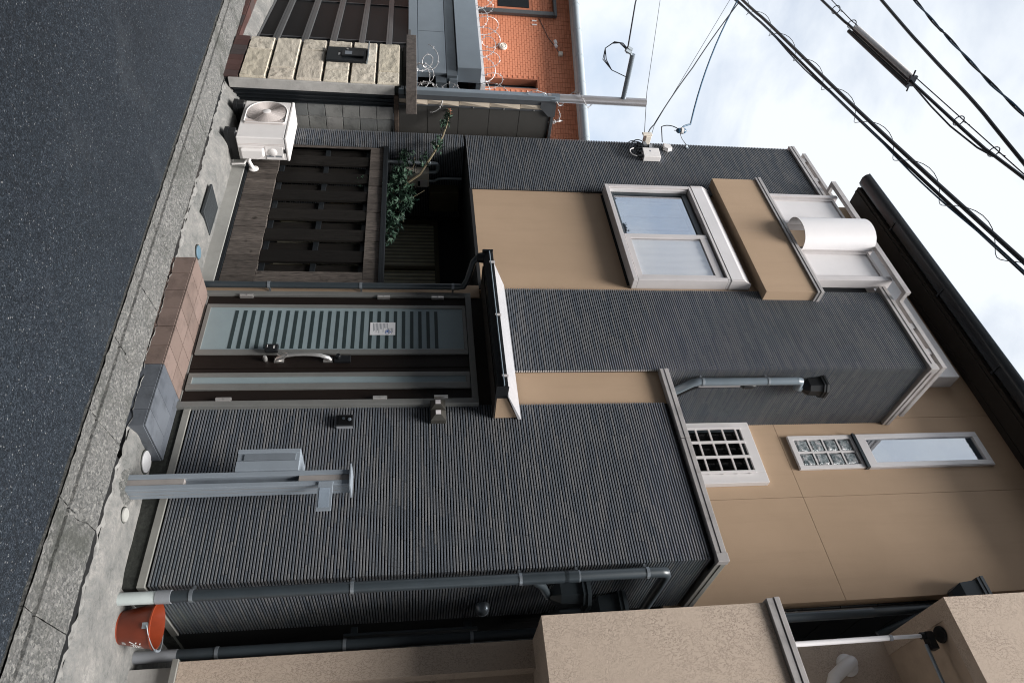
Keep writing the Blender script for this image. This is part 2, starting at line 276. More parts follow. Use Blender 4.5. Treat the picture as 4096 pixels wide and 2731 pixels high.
# ------------------------------------------------------------ mesh helpers
ORG = {}
class MB:
    def __init__(s): s.v = []; s.f = []; s.m = []
    def add(s, vs, fs, mi=0):
        b = len(s.v); s.v += [tuple(v) for v in vs]
        for f in fs: s.f.append(tuple(b + i for i in f)); s.m.append(mi)
        return s
    def box(s, x0, x1, y0, y1, z0, z1, mi=0):
        vs = [(x, y, z) for x in (x0, x1) for y in (y0, y1) for z in (z0, z1)]
        return s.add(vs, [(0, 1, 3, 2), (4, 6, 7, 5), (0, 4, 5, 1), (2, 3, 7, 6), (0, 2, 6, 4), (1, 5, 7, 3)], mi)
    def prism(s, pts, a, b, axis='x', mi=0):
        n = len(pts)
        mk = {'x': lambda p, t: (t, p[0], p[1]), 'y': lambda p, t: (p[0], t, p[1]), 'z': lambda p, t: (p[0], p[1], t)}[axis]
        vs = [mk(p, a) for p in pts] + [mk(p, b) for p in pts]
        fs = [tuple(range(n))[::-1], tuple(range(n, 2 * n))] + [(i, (i + 1) % n, n + (i + 1) % n, n + i) for i in range(n)]
        return s.add(vs, fs, mi)
    def tube(s, path, r, n=8, mi=0, cap=True):
        path = [Vector(p) for p in path]; k = len(path); rings = []
        t0 = (path[1] - path[0]).normalized()
        ref = Vector((0, 0, 1)) if abs(t0.z) < 0.9 else Vector((1, 0, 0))
        nrm = t0.cross(ref).normalized()
        for i, p in enumerate(path):
            t = ((path[min(i + 1, k - 1)] - path[max(i - 1, 0)])).normalized()
            nrm = (nrm - t * nrm.dot(t)).normalized(); bn = t.cross(nrm)
            rr = r[i] if hasattr(r, '__len__') else r
            rings.append([p + (nrm * math.cos(2 * math.pi * j / n) + bn * math.sin(2 * math.pi * j / n)) * rr for j in range(n)])
        vs = [v for rg in rings for v in rg]; fs = []
        for i in range(k - 1):
            for j in range(n): fs.append((i * n + j, i * n + (j + 1) % n, (i + 1) * n + (j + 1) % n, (i + 1) * n + j))
        if cap: fs += [tuple(range(n))[::-1], tuple((k - 1) * n + j for j in range(n))]
        return s.add(vs, fs, mi)
    def lathe(s, prof, c, n=24, axis='z', mi=0, cap=True):
        vs = []; fs = []; k = len(prof)
        for r, h in prof:
            for j in range(n):
                a = 2 * math.pi * j / n; q = (r * math.cos(a), r * math.sin(a))
                vs.append({'z': (c[0] + q[0], c[1] + q[1], c[2] + h), 'y': (c[0] + q[0], c[1] + h, c[2] + q[1]), 'x': (c[0] + h, c[1] + q[0], c[2] + q[1])}[axis])
        for i in range(k - 1):
            for j in range(n): fs.append((i * n + j, i * n + (j + 1) % n, (i + 1) * n + (j + 1) % n, (i + 1) * n + j))
        if cap: fs += [tuple(range(n))[::-1], tuple((k - 1) * n + j for j in range(n))]
        return s.add(vs, fs, mi)
    def grid(s, xs, ys, fn, mi=0):
        nx, ny = len(xs), len(ys)
        vs = [fn(x, y) for x in xs for y in ys]
        return s.add(vs, [(i * ny + j, (i + 1) * ny + j, (i + 1) * ny + j + 1, i * ny + j + 1) for i in range(nx - 1) for j in range(ny - 1)], mi)
    def rot(s, c, a, start=0):       # turn about a vertical axis through c
        ca, sa = math.cos(a), math.sin(a)
        for i in range(start, len(s.v)):
            x, y, z = s.v[i]; x -= c[0]; y -= c[1]; s.v[i] = (c[0] + x * ca - y * sa, c[1] + x * sa + y * ca, z)
        return s
    def mesh(s, name, mats, org=(0, 0, 0), smooth=False):
        me = bpy.data.meshes.new(name); o = Vector(org)
        me.from_pydata([tuple(Vector(v) - o) for v in s.v], [], s.f)
        for mm in (mats if isinstance(mats, (list, tuple)) else [mats]): me.materials.append(MATS[mm])
        me.polygons.foreach_set('material_index', s.m)
        bm = bmesh.new(); bm.from_mesh(me); bmesh.ops.recalc_face_normals(bm, faces=bm.faces); bm.to_mesh(me); bm.free()
        if smooth: me.polygons.foreach_set('use_smooth', [True] * len(me.polygons)); me.set_sharp_from_angle(angle=rad(40))
        me.update(); return me
def part(name, mb, mats, parent, bevel=0.0, smooth=False, kind=None, label=None):
    org = ORG[parent.name]; o = bpy.data.objects.new(name, mb.mesh(name, mats, org, smooth)); COL.objects.link(o)
    o.parent = parent; ORG[o.name] = org
    if bevel: b = o.modifiers.new('bevel', 'BEVEL'); b.width = bevel; b.segments = 2; b.limit_method = 'ANGLE'
    if kind: o['kind'] = kind
    if label: o['label'] = label
    return o
def tag(o, label, cat, group=None):
    o['label'] = label; o['category'] = cat
    if group: o['group'] = group
    return o
def thing(name, label, cat, loc, group=None):
    o = bpy.data.objects.new(name, None); COL.objects.link(o); o.location = loc; o.empty_display_size = 0.1
    ORG[o.name] = Vector(loc); return tag(o, label, cat, group)
def single(name, mb, mats, label=None, cat=None, group=None, kind=None, bevel=0.0, smooth=False, org=None):
    if org is None:
        xs, ys, zs = zip(*mb.v); org = ((min(xs) + max(xs)) / 2, (min(ys) + max(ys)) / 2, min(zs))
    o = bpy.data.objects.new(name, mb.mesh(name, mats, org, smooth)); COL.objects.link(o); o.location = org; ORG[o.name] = Vector(org)
    if bevel: b = o.modifiers.new('bevel', 'BEVEL'); b.width = bevel; b.segments = 2; b.limit_method = 'ANGLE'
    if kind: o['kind'] = kind
    if label: tag(o, label, cat, group)
    return o
def place(name, me, parent, loc, rotation=None):
    o = bpy.data.objects.new(name, me); COL.objects.link(o); o.parent = parent; o.location = Vector(loc) - ORG[parent.name]
    if rotation: o.rotation_euler = rotation
    ORG[o.name] = Vector(loc); return o
def B(*a): return MB().box(*a)
def frange(a, b, n): return [a + (b - a) * i / n for i in range(n + 1)]
def lerp(a, b, t): return a + (b - a) * t
def smooth01(t): t = max(0, min(1, t)); return t * t * (3 - 2 * t)
def arc(c, r, a0, a1, n, u, w): c, u, w = Vector(c), Vector(u), Vector(w); return [c + u * (r * math.cos(lerp(a0, a1, i / n))) + w * (r * math.sin(lerp(a0, a1, i / n))) for i in range(n + 1)]
def fbm(x, y, z=0.0): return mnoise.fractal(Vector((x, y, z)), 0.8, 2.0, 4)

# ------------------------------------------------------------ ground, road, gutter, pavement
def G(x): return 0.085 + 0.036 * (max(-16, min(8, x)) + 2.2)
def Zp(x):
    if x >= -2.2: return G(x)
    if x >= -4.5: return lerp(0.008, 0.085, (x + 4.5) / 2.3)
    if x >= -7.3: return lerp(-0.005, 0.008, (x + 7.3) / 2.8)
    return max(G(x) + 0.03, lerp(-0.06, -0.005, max(0, (x + 9.5) / 2.2)))
def pave_z(x, y):
    w = 0.10 if x > -2.6 else lerp(0.10, 0.26, smooth01((-2.6 - x) / 2.2))
    a = smooth01((y - 4.05) / w)
    return lerp(G(x) - 0.034, Zp(x), a) + 0.006 * fbm(x * 4, y * 4) + 0.0022 * fbm(x * 17, y * 17, 3)
def stru(name, mb, mt, **k): return single(name, mb, mt, kind='structure', **k)
stru('ground', MB().add([(-250, -250, -1.4), (250, -250, -1.4), (250, 250, -1.4), (-250, 250, -1.4)], [(0, 1, 2, 3)]), 'earth')
road = MB().grid(frange(-16, 8, 480), frange(-5.2, 3.60, 30), lambda x, y: (x, y - 0.022 + (0.016 * fbm(x * 3, 9) + 0.010 * fbm(x * 13, 2) + 0.006 * fbm(x * 40, 4) if y > 3.55 else 0), G(x) - 0.090 + 0.02 * (3.6 - y) / 4 + 0.004 * fbm(x * 1.3, y * 1.3)))
stru('road', road, 'asphalt', smooth=True)
# dark silted gap between the asphalt and the gutter blocks
seam = MB().grid(frange(-16, 8, 160), [3.56, 3.585, 3.605, 3.66], lambda x, y: (x, y + 0.006 * fbm(x * 9, 5), G(x) - 0.112))
stru('road_edge_silt', seam, 'concrete_dark')
kerb_bed = MB().grid(frange(-16, 8, 40), [3.60, 4.06], lambda x, y: (x, y, G(x) - 0.14))
kerb = stru('gutter', kerb_bed, 'concrete_dark')
def kerb_block(var):
    L = 0.596; mb = MB(); nx, ny = 26, 20
    def prof(y):
        if y < 3.72: return lerp(-0.089, -0.083, (y - 3.618) / 0.107)
        if y < 3.75: return -0.104
        return lerp(-0.083, -0.036, (y - 3.745) / 0.285)
    ys = sorted(set(frange(3.622, 3.718, 5) + [3.722, 3.735, 3.748] + frange(3.752, 4.03, 14)))
    def fn(x, y):
        z = prof(y) + 0.036 * x + 0.004 * fbm(x * 14 + var * 7, y * 14, var) + 0.003 * fbm(x * 50, y * 50, var + 4)
        e = min(x, L - x)
        if e < 0.012: z -= 0.003
        cx = 0.0 if var % 2 == 0 else L        # chipped corner by the lifting notch
        d = math.hypot((x - cx) / (0.055 + 0.012 * var), (y - 3.865 - 0.01 * var) / (0.045 + 0.008 * var)) + 0.35 * fbm(x * 30, y * 30, var)
        if d < 1: z -= 0.028 * min(1, (1 - d) * 3)
        dy = 0.006 * fbm(x * 12, var) if y < 3.64 else 0
        return (x, y + dy, z)
    mb.grid(frange(0, L, nx), ys, fn)
    mb.add([(0, 3.623, -0.2), (L, 3.623, -0.18), (L, 3.623, -0.075), (0, 3.623, -0.098)], [(0, 1, 2, 3)])
    mb.add([(0, 4.031, -0.2), (L, 4.031, -0.18), (L, 4.031, -0.018), (0, 4.031, -0.038)], [(0, 1, 2, 3)])
    return mb.mesh('kerb_block', 'gutter_concrete', smooth=True)
kb = [kerb_block(i) for i in range(4)]
for i in range(-9, 15):
    x0 = -1.485 - 0.6 * (i + 1)
    place('kerb_block', kb[i % 4], kerb, (x0, 0, G(x0)))
strip = MB().grid(frange(-16, 8, 800), [4.046, 4.052, 4.06, 4.07, 4.085, 4.10, 4.13], lambda x, y: (x, y + (0.008 * fbm(x * 11, 7) if y < 4.05 else 0), G(x) - 0.032 + (0.004 if y < 4.11 else -0.012) + 0.018 * fbm(x * 7, y * 9, 8) + 0.010 * fbm(x * 27, y * 27, 1)))
stru('mortar_strip', strip, 'mortar_grey', smooth=True)
pv = MB().grid(frange(-16, 8, 340), frange(4.075, 4.95, 30), lambda x, y: (x, y, pave_z(x, y)))
pv.grid(frange(-1.95, -1.55, 6), frange(4.95, 9, 12), lambda x, y: (x, y, pave_z(x, 4.95)))
pv.grid(frange(-7.6, -7.2, 6), frange(4.95, 9, 12), lambda x, y: (x, y, pave_z(x, 4.95)))
stru('pavement', pv, 'stained_concrete', smooth=True)

# houses on the other side of the lane, behind the camera: they shade the street front
for nm_, a_, b_, y_, h_ in (('opposite_house', -8.5, 0.4, -2.1, 11.6), ('opposite_house', 0.8, 14.0, -2.1, 12.6), ('opposite_house', -18, -9.0, -2.8, 5.6)):
    ob_ = MB().box(a_, b_, y_ - 7, y_, -0.9, h_).prism([(y_ + 0.35, h_ + 0.01), (y_ - 3.5, h_ + 1.3), (y_ - 7.3, h_ + 0.01)], a_ - 0.25, b_ + 0.25)
    oh = stru(nm_, ob_, 'wall_across')
    for k_ in range(int((b_ - a_) / 2.4)):
        for zz_ in (1.0, 3.8, 6.6): part('window', B(a_ + 0.7 + 2.4 * k_, a_ + 2.0 + 2.4 * k_, y_ - 0.02, y_ + 0.03, zz_, zz_ + 1.2), 'gate_panel', oh)

# ------------------------------------------------------------ the house
YF, YB, YM = 4.5, 4.53, 5.38          # rib face, recessed stucco, main wall set back
P_, RH, RD = 0.0208, 0.0120, 0.019
house = thing('house', 'two storey house clad in dark grey ribbed siding with beige stucco panels', 'house', (-4.6, 5.4, 0.1))
HP = lambda name, mb, mt, **k: part(name, mb, mt, house, **k)
XL, XR, X2 = -7.29, -1.935, -3.67
# solid bodies behind the cladding
w = MB(); w.box(-3.32, XR - 0.0185, YF + 0.0185, 4.7, 0.10, 4.04); w.box(XR - 0.2, XR - 0.0186, 4.7, 9.0, 0.0, 4.04)
HP('lower_wall', w, 'backing')
w = MB(); w.box(-4.676, X2 - 0.0186, YF + 0.0187, 4.7, 2.56, 6.66); w.box(X2 - 0.2, X2 - 0.0188, 4.7, YM + 0.05, 4.0, 6.662); w.box(XL + 0.002, -6.262, YF + 0.0188, 4.7, 2.535, 6.663)
HP('upper_wall', w, 'backing')
w = MB(); w.box(XL + 0.002, -7.083, YF + 0.0189, 6.4, -0.05, 2.53)
HP('wing_wall', w, 'backing')
HP('foundation', MB().box(-3.30, XR + 0.006, YF - 0.001, 4.8, -0.02, 0.186).box(XR - 0.1, XR + 0.005, 4.8, 9, -0.02, 0.187), 'concrete_dark')
# stucco
w = MB(); w.box(-6.2622, -4.6762, YB, 4.75, 2.53, 5.4); HP('stucco_panel', w, 'beige_stucco', label='beige stucco panel under the large window')
HP('stucco_panel', B(X2 - 0.002, -3.318, YB, 4.72, 2.60, 4.045), 'beige_stucco', label='narrow beige stucco panel above the door canopy')
HP('stucco_panel', B(-4.716, -4.56, YF + 0.004, 4.75, 0.02, 2.53), 'beige_stucco', label='beige stucco strip beside the front door')
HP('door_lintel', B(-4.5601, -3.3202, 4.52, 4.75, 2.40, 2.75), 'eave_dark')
# main wall set back, in panels with fine joints
mw = [(-7.29, -4.45, 5.4, 8.02), (-4.446, -3.731, 5.4, 8.02), (-3.727, -2.866, 5.487, 8.02), (-2.862, -1.905, 5.487, 8.02), (-3.727, -2.866, 3.9, 5.483), (-2.862, -1.905, 3.9, 5.483), (-7.29, -3.731, 2.6, 5.396)]
for a, b, c, d in mw: HP('wall_panel', B(a, b, YM, YM + 0.12, c, d), 'beige_stucco')
HP('inner_wall', MB().box(-7.2, -1.93, YM + 0.121, YM + 0.2, 2.62, 8.0).box(-4.74, -4.70, 4.75, 6.4, 0, 2.53), 'backing')
HP('side_wall', B(-2.05, -1.9055, YM + 0.121, 10, 3.9, 8.0), 'panel_siding_dark')
for k in range(11): HP('side_panel', B(-1.905, -1.893, YM + 0.13 + 0 * k, 10, 4.1 + k * 0.35, 4.1 + k * 0.35 + 0.342), 'panel_siding_dark')
# ribs
def rib(path, name='siding_rib', ends=(0, 0)):
    mb = MB(); pts = [Vector((p[0], p[1], 0)) for p in path]; k = len(pts)
    prof = [(RD, 0), (0.0012, 0.0), (0, 0.0014), (0, RH - 0.0014), (0.0012, RH), (RD, RH)]
    nor = []
    for i in range(k):
        ns = []
        for a, b in ((i - 1, i), (i, i + 1)):
            if a < 0 or b >= k: continue
            t = (pts[b] - pts[a]).normalized(); ns.append(Vector((-t.y, t.x, 0)))   # inward normal
        nn = ns[0] if len(ns) == 1 else ns[0] + ns[1]
        nor.append(nn)
    vs = []
    for i in range(k):
        for o, z in prof: v = pts[i] + nor[i] * o; vs.append((v.x, v.y, z))
    q = len(prof); fs = []
    for i in range(k - 1):
        for j in range(q - 1): fs.append((i * q + j, i * q + j + 1, (i + 1) * q + j + 1, (i + 1) * q + j))
    mb.add(vs, fs); mb.add([vs[j] for j in range(q)], [tuple(range(q))], ends[0]); mb.add([vs[(k - 1) * q + j] for j in range(q)], [tuple(range(q))], ends[1])
    return mb
r_low = rib([(-3.318, YF), (XR, YF), (XR, 5.36)])
r_up = rib([(-4.676, YF), (X2, YF), (X2, YM - 0.002)])
r_mid = rib([(-4.676, YF), (X2, YF)], ends=(0, 1))
r_left = rib([(XL, YF), (-6.262, YF)]); r_leftside = rib([(XL, YF), (-7.065, YF), (-7.065, 5.55)])
MT = ['siding_tile', 'rib_end']
me_low, me_up = r_low.mesh('siding_rib', MT), r_up.mesh('siding_rib', MT)
i0, i1 = int(0.232 / P_) + 1, int(4.03 / P_)
low_rows = list(range(i0, i1)); up_rows = list(range(int(4.10 / P_) + 1, int(6.652 / P_) + 1))
for i in low_rows: place('siding_rib', me_low, house, (0, 0, i * P_))
for i in up_rows[:300 - len(low_rows)]: place('siding_rib', me_up, house, (0, 0, i * P_))
def stack(src, rows, name):
    mb = MB()
    for i in rows:
        b = len(mb.v); mb.v += [(x, y, z + i * P_) for x, y, z in src.v]; mb.f += [tuple(b + q for q in f) for f in src.f]; mb.m += src.m
    HP(name, mb, MT, kind='stuff')
stack(r_mid, range(int(2.66 / P_) + 1, int(4.10 / P_) + 1), 'siding_rib_field')
rest = up_rows[300 - len(low_rows):]
if rest: stack(r_up, rest, 'siding_rib_field')
stack(r_left, range(int(2.54 / P_), int(6.652 / P_) + 1), 'siding_rib_field')
stack(r_leftside, range(1, int(2.50 / P_) + 1), 'siding_rib_field')
# lower trims and copings
HP('base_trim', MB().box(-3.32, XR + 0.012, YF - 0.012, YF + 0.016, 0.188, 0.236).box(XR - 0.016, XR + 0.012, YF + 0.016, 5.36, 0.188, 0.236), 'trim_metal', bevel=0.002)
for x0 in (X2 + 0.004, -2.94): HP('parapet_coping', MB().box(x0, x0 + (0.72 if x0 < -3 else XR + 0.012 - x0), YF - 0.03, YF + 0.2, 4.085, 4.125).box(x0, x0 + (0.72 if x0 < -3 else XR + 0.012 - x0), YF - 0.026, YF + 0.19, 4.047, 4.082), 'coping_metal', bevel=0.003)
HP('coping_corner', MB().box(XR - 0.03, XR + 0.034, YF - 0.034, YF + 0.03, 4.043, 4.129), 'coping_metal', bevel=0.003)
HP('parapet_coping', MB().box(XR - 0.19, XR + 0.03, YF + 0.031, YM - 0.002, 4.085, 4.125).box(XR - 0.18, XR + 0.026, YF + 0.031, YM - 0.002, 4.047, 4.082), 'trim_metal', bevel=0.003)
def top_coping(x0, x1):
    HP('roof_coping', MB().box(x0, x1, YF - 0.028, YF + 0.2, 6.706, 6.745).box(x0, x1, YF - 0.024, YF + 0.19, 6.668, 6.703), 'coping_metal', bevel=0.003)
top_coping(XL - 0.03, -6.19); top_coping(-4.74, X2 - 0.03)
HP('coping_corner', B(X2 - 0.0295, X2 + 0.034, YF - 0.032, YF + 0.03, 6.664, 6.749), 'coping_metal', bevel=0.003)
HP('roof_coping', MB().box(X2 - 0.19, X2 + 0.03, YF + 0.031, YM - 0.002, 6.706, 6.745).box(X2 - 0.18, X2 + 0.026, YF + 0.031, YM - 0.002, 6.668, 6.703), 'coping_metal', bevel=0.003)
HP('terrace_floor', B(-7.25, X2 - 0.21, 4.71, YM - 0.001, 5.45, 5.5), 'backing')
# low white rails standing on the copings
def rail(name, mb): return HP(name, mb, 'coping_metal', bevel=0.003)
rail('roof_rail', B(-7.17, -6.24, YF - 0.02, YF + 0.04, 6.80, 6.845)); rail('roof_rail', B(-4.575, X2 + 0.01, YF - 0.02, YF + 0.04, 6.80, 6.845))
rail('roof_rail', MB().box(X2 - 0.05, X2 + 0.01, YF + 0.042, YM - 0.12, 6.80, 6.845))
rail('roof_rail', B(-6.40, -4.53, 4.355, 4.40, 6.80, 6.86)); rail('rail_return', B(-4.575, -4.53, 4.401, YF - 0.021, 6.80, 6.845)); rail('rail_return', B(-6.40, -6.355, 4.401, YF - 0.021, 6.80, 6.845))
for x in (-7.03, -6.62, -4.20, -3.87): rail('rail_block', B(x - 0.035, x + 0.035, YF - 0.012, YF + 0.03, 6.745, 6.80))
for y in (4.80, 5.16): rail('rail_block', B(X2 - 0.04, X2 + 0.002, y - 0.03, y + 0.03, 6.745, 6.80))
# balcony box
HP('balcony_parapet', MB().box(-6.42, -4.556, 4.388, 4.60, 5.335, 5.862), 'beige_stucco')
HP('balcony_coping', MB().box(-6.45, -4.535, 4.366, 4.62, 5.895, 5.930).box(-6.445, -4.54, 4.371, 4.61, 5.864, 5.892), 'coping_metal', bevel=0.003)
HP('balcony_joint', B(-5.49, -5.486, 4.3875, 4.3885, 5.34, 5.86), 'beige_plain')
scr = HP('balcony_screen', MB().box(-6.19, -4.755, 4.43, 4.49, 5.9305, 5.944), 'pale_frame', bevel=0.002)
for a, b, c in ((-6.19, -6.145, 4.50), (-5.70, -5.655, 4.50), (-5.265, -5.22, 4.50), (-4.815, -4.755, 4.515)): part('screen_post', B(a, b, 4.405, c, 5.9445, 6.80), 'pale_frame', scr, bevel=0.003)
for a, b in ((-6.145, -5.70), (-5.22, -4.815)):
    part('screen_frame', MB().box(a + 0.001, b - 0.001, 4.425, 4.47, 5.965, 6.0).box(a + 0.001, b - 0.001, 4.425, 4.47, 6.72, 6.75).box(a + 0.001, a + 0.035, 4.425, 4.47, 6.0, 6.72).box(b - 0.03, b - 0.001, 4.425, 4.47, 6.0, 6.72), 'pale_frame', scr, bevel=0.002)
    part('screen_panel', B(a + 0.035, b - 0.03, 4.44, 4.448, 6.0, 6.72), 'frost_panel', scr)
cv = MB(); n_ = 22; cxp, w_ = -5.44, 0.215
pts = [(cxp + w_ * math.cos(math.pi * (1 - i / n_)), 4.41 - 0.185 * math.sin(math.pi * i / n_) ** 0.8) for i in range(n_ + 1)]
pin = [(cxp + (w_ - 0.006) * math.cos(math.pi * (1 - i / n_)), 4.413 - 0.178 * math.sin(math.pi * i / n_) ** 0.8) for i in range(n_ + 1)]
def shell(o, i_, z0, z1):
    mb = MB(); k = len(o); vs = [(x, y, z0) for x, y in o] + [(x, y, z1) for x, y in o] + [(x, y, z0) for x, y in i_] + [(x, y, z1) for x, y in i_]; fs = []
    for j in range(k - 1): fs += [(j, j + 1, k + j + 1, k + j), (2 * k + j, 3 * k + j, 3 * k + j + 1, 2 * k + j + 1), (j, 2 * k + j, 2 * k + j + 1, j + 1), (k + j, k + j + 1, 3 * k + j + 1, 3 * k + j)]
    return mb.add(vs, fs)
part('curved_panel', shell(pts, pin, 5.985, 6.80), 'opal_white', scr, smooth=True, label='glossy white half round panel in the balcony screen')
# white shutter case under the eave behind the balcony
HP('shutter_case', MB().box(-6.2, -4.12, 5.20, YM - 0.001, 7.42, 7.72).box(-6.2, -4.12, 5.22, YM - 0.001, 7.38, 7.42), 'white_frame', bevel=0.006)
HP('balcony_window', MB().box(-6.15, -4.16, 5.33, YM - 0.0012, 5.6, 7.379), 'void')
# eave, gutter
HP('eave', MB().prism([(YM + 0.2, 7.94), (5.06, 7.94), (5.06, 8.02), (YM + 0.2, 8.16)], -7.32, 1.2), 'eave_dark')
gt = HP('roof_gutter', MB().prism([(5.055, 7.985), (5.02, 7.955), (4.925, 7.955), (4.885, 7.985), (4.87, 8.03), (4.885, 8.03), (4.90, 7.995), (5.04, 7.995), (5.045, 8.05), (5.055, 8.05)], -7.36, 1.2), 'gutter_black', smooth=True)
part('gutter_lip', MB().tube([(-7.36, 4.873, 8.032), (1.2, 4.873, 8.032)], 0.011, 8), 'gutter_lip', gt, smooth=True)
for x in (-6.4, -5.2, -4.05, -3.1, -2.2): part('gutter_hanger', B(x - 0.012, x + 0.012, 4.93, 5.06, 7.946, 7.954), 'gutter_black', gt)
HP('roof', MB().prism([(4.97, 8.06), (5.06, 8.03), (8.5, 9.3), (8.5, 9.4)], -7.36, 1.2), 'gutter_black')
HP('soffit_trim', MB().box(-7.31, 1.2, 5.10, 5.13, 7.925, 7.9395).box(-7.31, 1.2, 5.30, 5.32, 7.93, 7.9397), 'eave_dark')

# ---------- shuttered window on the upper floor
W0, W1, WF = -6.272, -4.718, 4.405
win = HP('window', MB().box(W0, W1, WF, YB - 0.001, 4.028, 4.075).box(W0, W0 + 0.045, WF, YB - 0.001, 4.075, 5.0).box(W1 - 0.045, W1, WF, YB - 0.001, 4.075, 5.0).box(W0, W1, WF, YB - 0.001, 5.0, 5.03), 'pale_frame', bevel=0.004, label='large sliding window with pale frame and shutter box')
WP = lambda nm, mb, mt, **k: part(nm, mb, mt, win, **k)
WP('frame_track', MB().box(W0 + 0.046, W1 - 0.046, WF + 0.03, WF + 0.10, 4.0755, 4.088).box(W0 + 0.046, W0 + 0.06, WF + 0.02, WF + 0.1, 4.088, 4.985).box(W1 - 0.06, W1 - 0.046, WF + 0.02, WF + 0.1, 4.088, 4.985), 'white_frame', bevel=0.002)
xm = -5.41
WP('sash', MB().box(xm - 0.03, xm + 0.03, WF + 0.02, WF + 0.055, 4.089, 4.98).box(xm + 0.03, W1 - 0.061, WF + 0.022, WF + 0.055, 4.089, 4.145).box(xm + 0.03, W1 - 0.061, WF + 0.022, WF + 0.055, 4.90, 4.98).box(W1 - 0.10, W1 - 0.061, WF + 0.022, WF + 0.055, 4.145, 4.90), 'pale_frame', bevel=0.002)
WP('sash', MB().box(W0 + 0.061, xm - 0.031, WF + 0.06, WF + 0.09, 4.089, 4.125).box(W0 + 0.061, xm - 0.031, WF + 0.06, WF + 0.09, 4.92, 4.98).box(W0 + 0.061, W0 + 0.10, WF + 0.06, WF + 0.09, 4.125, 4.92), 'pipe_grey', bevel=0.002)
WP('pane', B(xm + 0.03, W1 - 0.10, WF + 0.036, WF + 0.040, 4.145, 4.90), 'glass'); WP('pane', B(W0 + 0.10, xm - 0.03, WF + 0.073, WF + 0.077, 4.125, 4.92), 'mirror_glass')
def folds(x0, x1, y, z0, z1, amp, k):
    return MB().grid(frange(x0, x1, k * 8), [z0, z1], lambda x, z: (x, y + amp * math.sin((x - x0) * 2 * math.pi * k / (x1 - x0)) + amp * 0.5 * math.sin(x * 31), z))
WP('curtain', folds(xm + 0.02, W1 - 0.08, WF + 0.050, 4.09, 4.975, 0.002, 6), 'curtain', smooth=True); WP('curtain', folds(W0 + 0.16, xm - 0.02, WF + 0.118, 4.09, 4.88, 0.007, 6), 'shade_curtain', smooth=True)
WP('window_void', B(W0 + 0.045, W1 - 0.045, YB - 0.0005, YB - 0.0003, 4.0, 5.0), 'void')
sb = WP('shutter_box', MB().prism([(WF - 0.002, 5.036), (WF - 0.002, 5.165), (WF + 0.045, 5.245), (YB - 0.001, 5.25), (YB - 0.001, 5.036)], W0 + 0.02, W1 - 0.02), 'white_frame', bevel=0.003)
WP('shutter_box_end', MB().prism([(WF - 0.006, 5.031), (WF - 0.006, 5.168), (WF + 0.044, 5.252), (YB - 0.001, 5.256), (YB - 0.001, 5.031)], W1 - 0.019, W1 + 0.004).prism([(WF - 0.006, 5.031), (WF - 0.006, 5.168), (WF + 0.044, 5.252), (YB - 0.001, 5.256), (YB - 0.001, 5.031)], W0 - 0.004, W0 + 0.019), 'pale_frame', bevel=0.003)
WP('shutter_slot', B(W0 + 0.03, W1 - 0.03, WF + 0.02, WF + 0.06, 5.028, 5.038), 'void')

# ---------- small grilled window on the main wall
gw = HP('window', MB().box(-3.665, -3.595, 5.315, YM - 0.001, 4.15, 5.18).box(-3.10, -2.995, 5.315, YM - 0.001, 4.15, 5.18).box(-3.595, -3.10, 5.315, YM - 0.001, 5.075, 5.18).box(-3.595, -3.10, 5.315, YM - 0.001, 4.15, 4.22), 'white_frame', bevel=0.004, label='small white window behind a square grille')
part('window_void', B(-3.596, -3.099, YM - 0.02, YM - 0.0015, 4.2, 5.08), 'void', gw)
part('pane', B(-3.594, -3.101, 5.345, 5.349, 4.22, 5.074), 'dark_pane', gw)
part('inner_frame', MB().box(-3.594, -3.57, 5.33, 5.344, 4.22, 5.074).box(-3.125, -3.101, 5.33, 5.344, 4.22, 5.074).box(-3.57, -3.125, 5.33, 5.344, 5.045, 5.074), 'pipe_grey', gw)
for x in (-3.585, -3.425, -3.262, -3.10): part('grille_bar', B(x - 0.011, x + 0.011, 5.285, 5.307, 4.2, 5.07), 'white_frame', gw, bevel=0.002)
for k in range(7): z = 5.02 - 0.135 * k; part('grille_bar', B(-3.60, -3.085, 5.302, 5.312, z - 0.01, z + 0.01), 'pale_frame', gw, bevel=0.002)
# ---------- tall window with glass blocks below
tw = HP('window', MB().box(-3.512, -3.462, 5.345, YM - 0.001, 6.285, 7.63).box(-3.19, -3.14, 5.345, YM - 0.001, 6.285, 7.63).box(-3.462, -3.19, 5.345, YM - 0.001, 7.57, 7.63).box(-3.462, -3.19, 5.345, YM - 0.001, 6.285, 6.375), 'white_frame', bevel=0.003, label='tall narrow fixed window above glass blocks')
part('pane', B(-3.462, -3.19, 5.362, 5.366, 6.375, 7.57), 'mirror_glass', tw); part('window_void', B(-3.462, -3.19, 5.368, 5.376, 6.375, 7.57), 'shade_curtain', tw)
part('outer_lip', MB().box(-3.520, -3.513, 5.352, YM - 0.001, 6.28, 7.638).box(-3.139, -3.132, 5.352, YM - 0.001, 6.28, 7.638).box(-3.513, -3.139, 5.352, YM - 0.001, 7.631, 7.638), 'pale_frame', tw)
part('divider_bar', MB().box(-3.52, -3.132, 5.33, YM - 0.001, 6.245, 6.265).box(-3.515, -3.137, 5.342, YM - 0.001, 6.2655, 6.2845), 'pipe_grey', tw)
gb = HP('glass_block_window', MB().box(-3.515, -3.472, 5.35, YM - 0.001, 5.56, 6.244).box(-3.18, -3.14, 5.35, YM - 0.001, 5.56, 6.244).box(-3.472, -3.18, 5.35, YM - 0.001, 5.56, 5.612).box(-3.472, -3.18, 5.35, YM - 0.001, 6.215, 6.244).box(-3.338, -3.318, 5.356, YM - 0.001, 5.612, 6.215), 'white_frame', bevel=0.003)
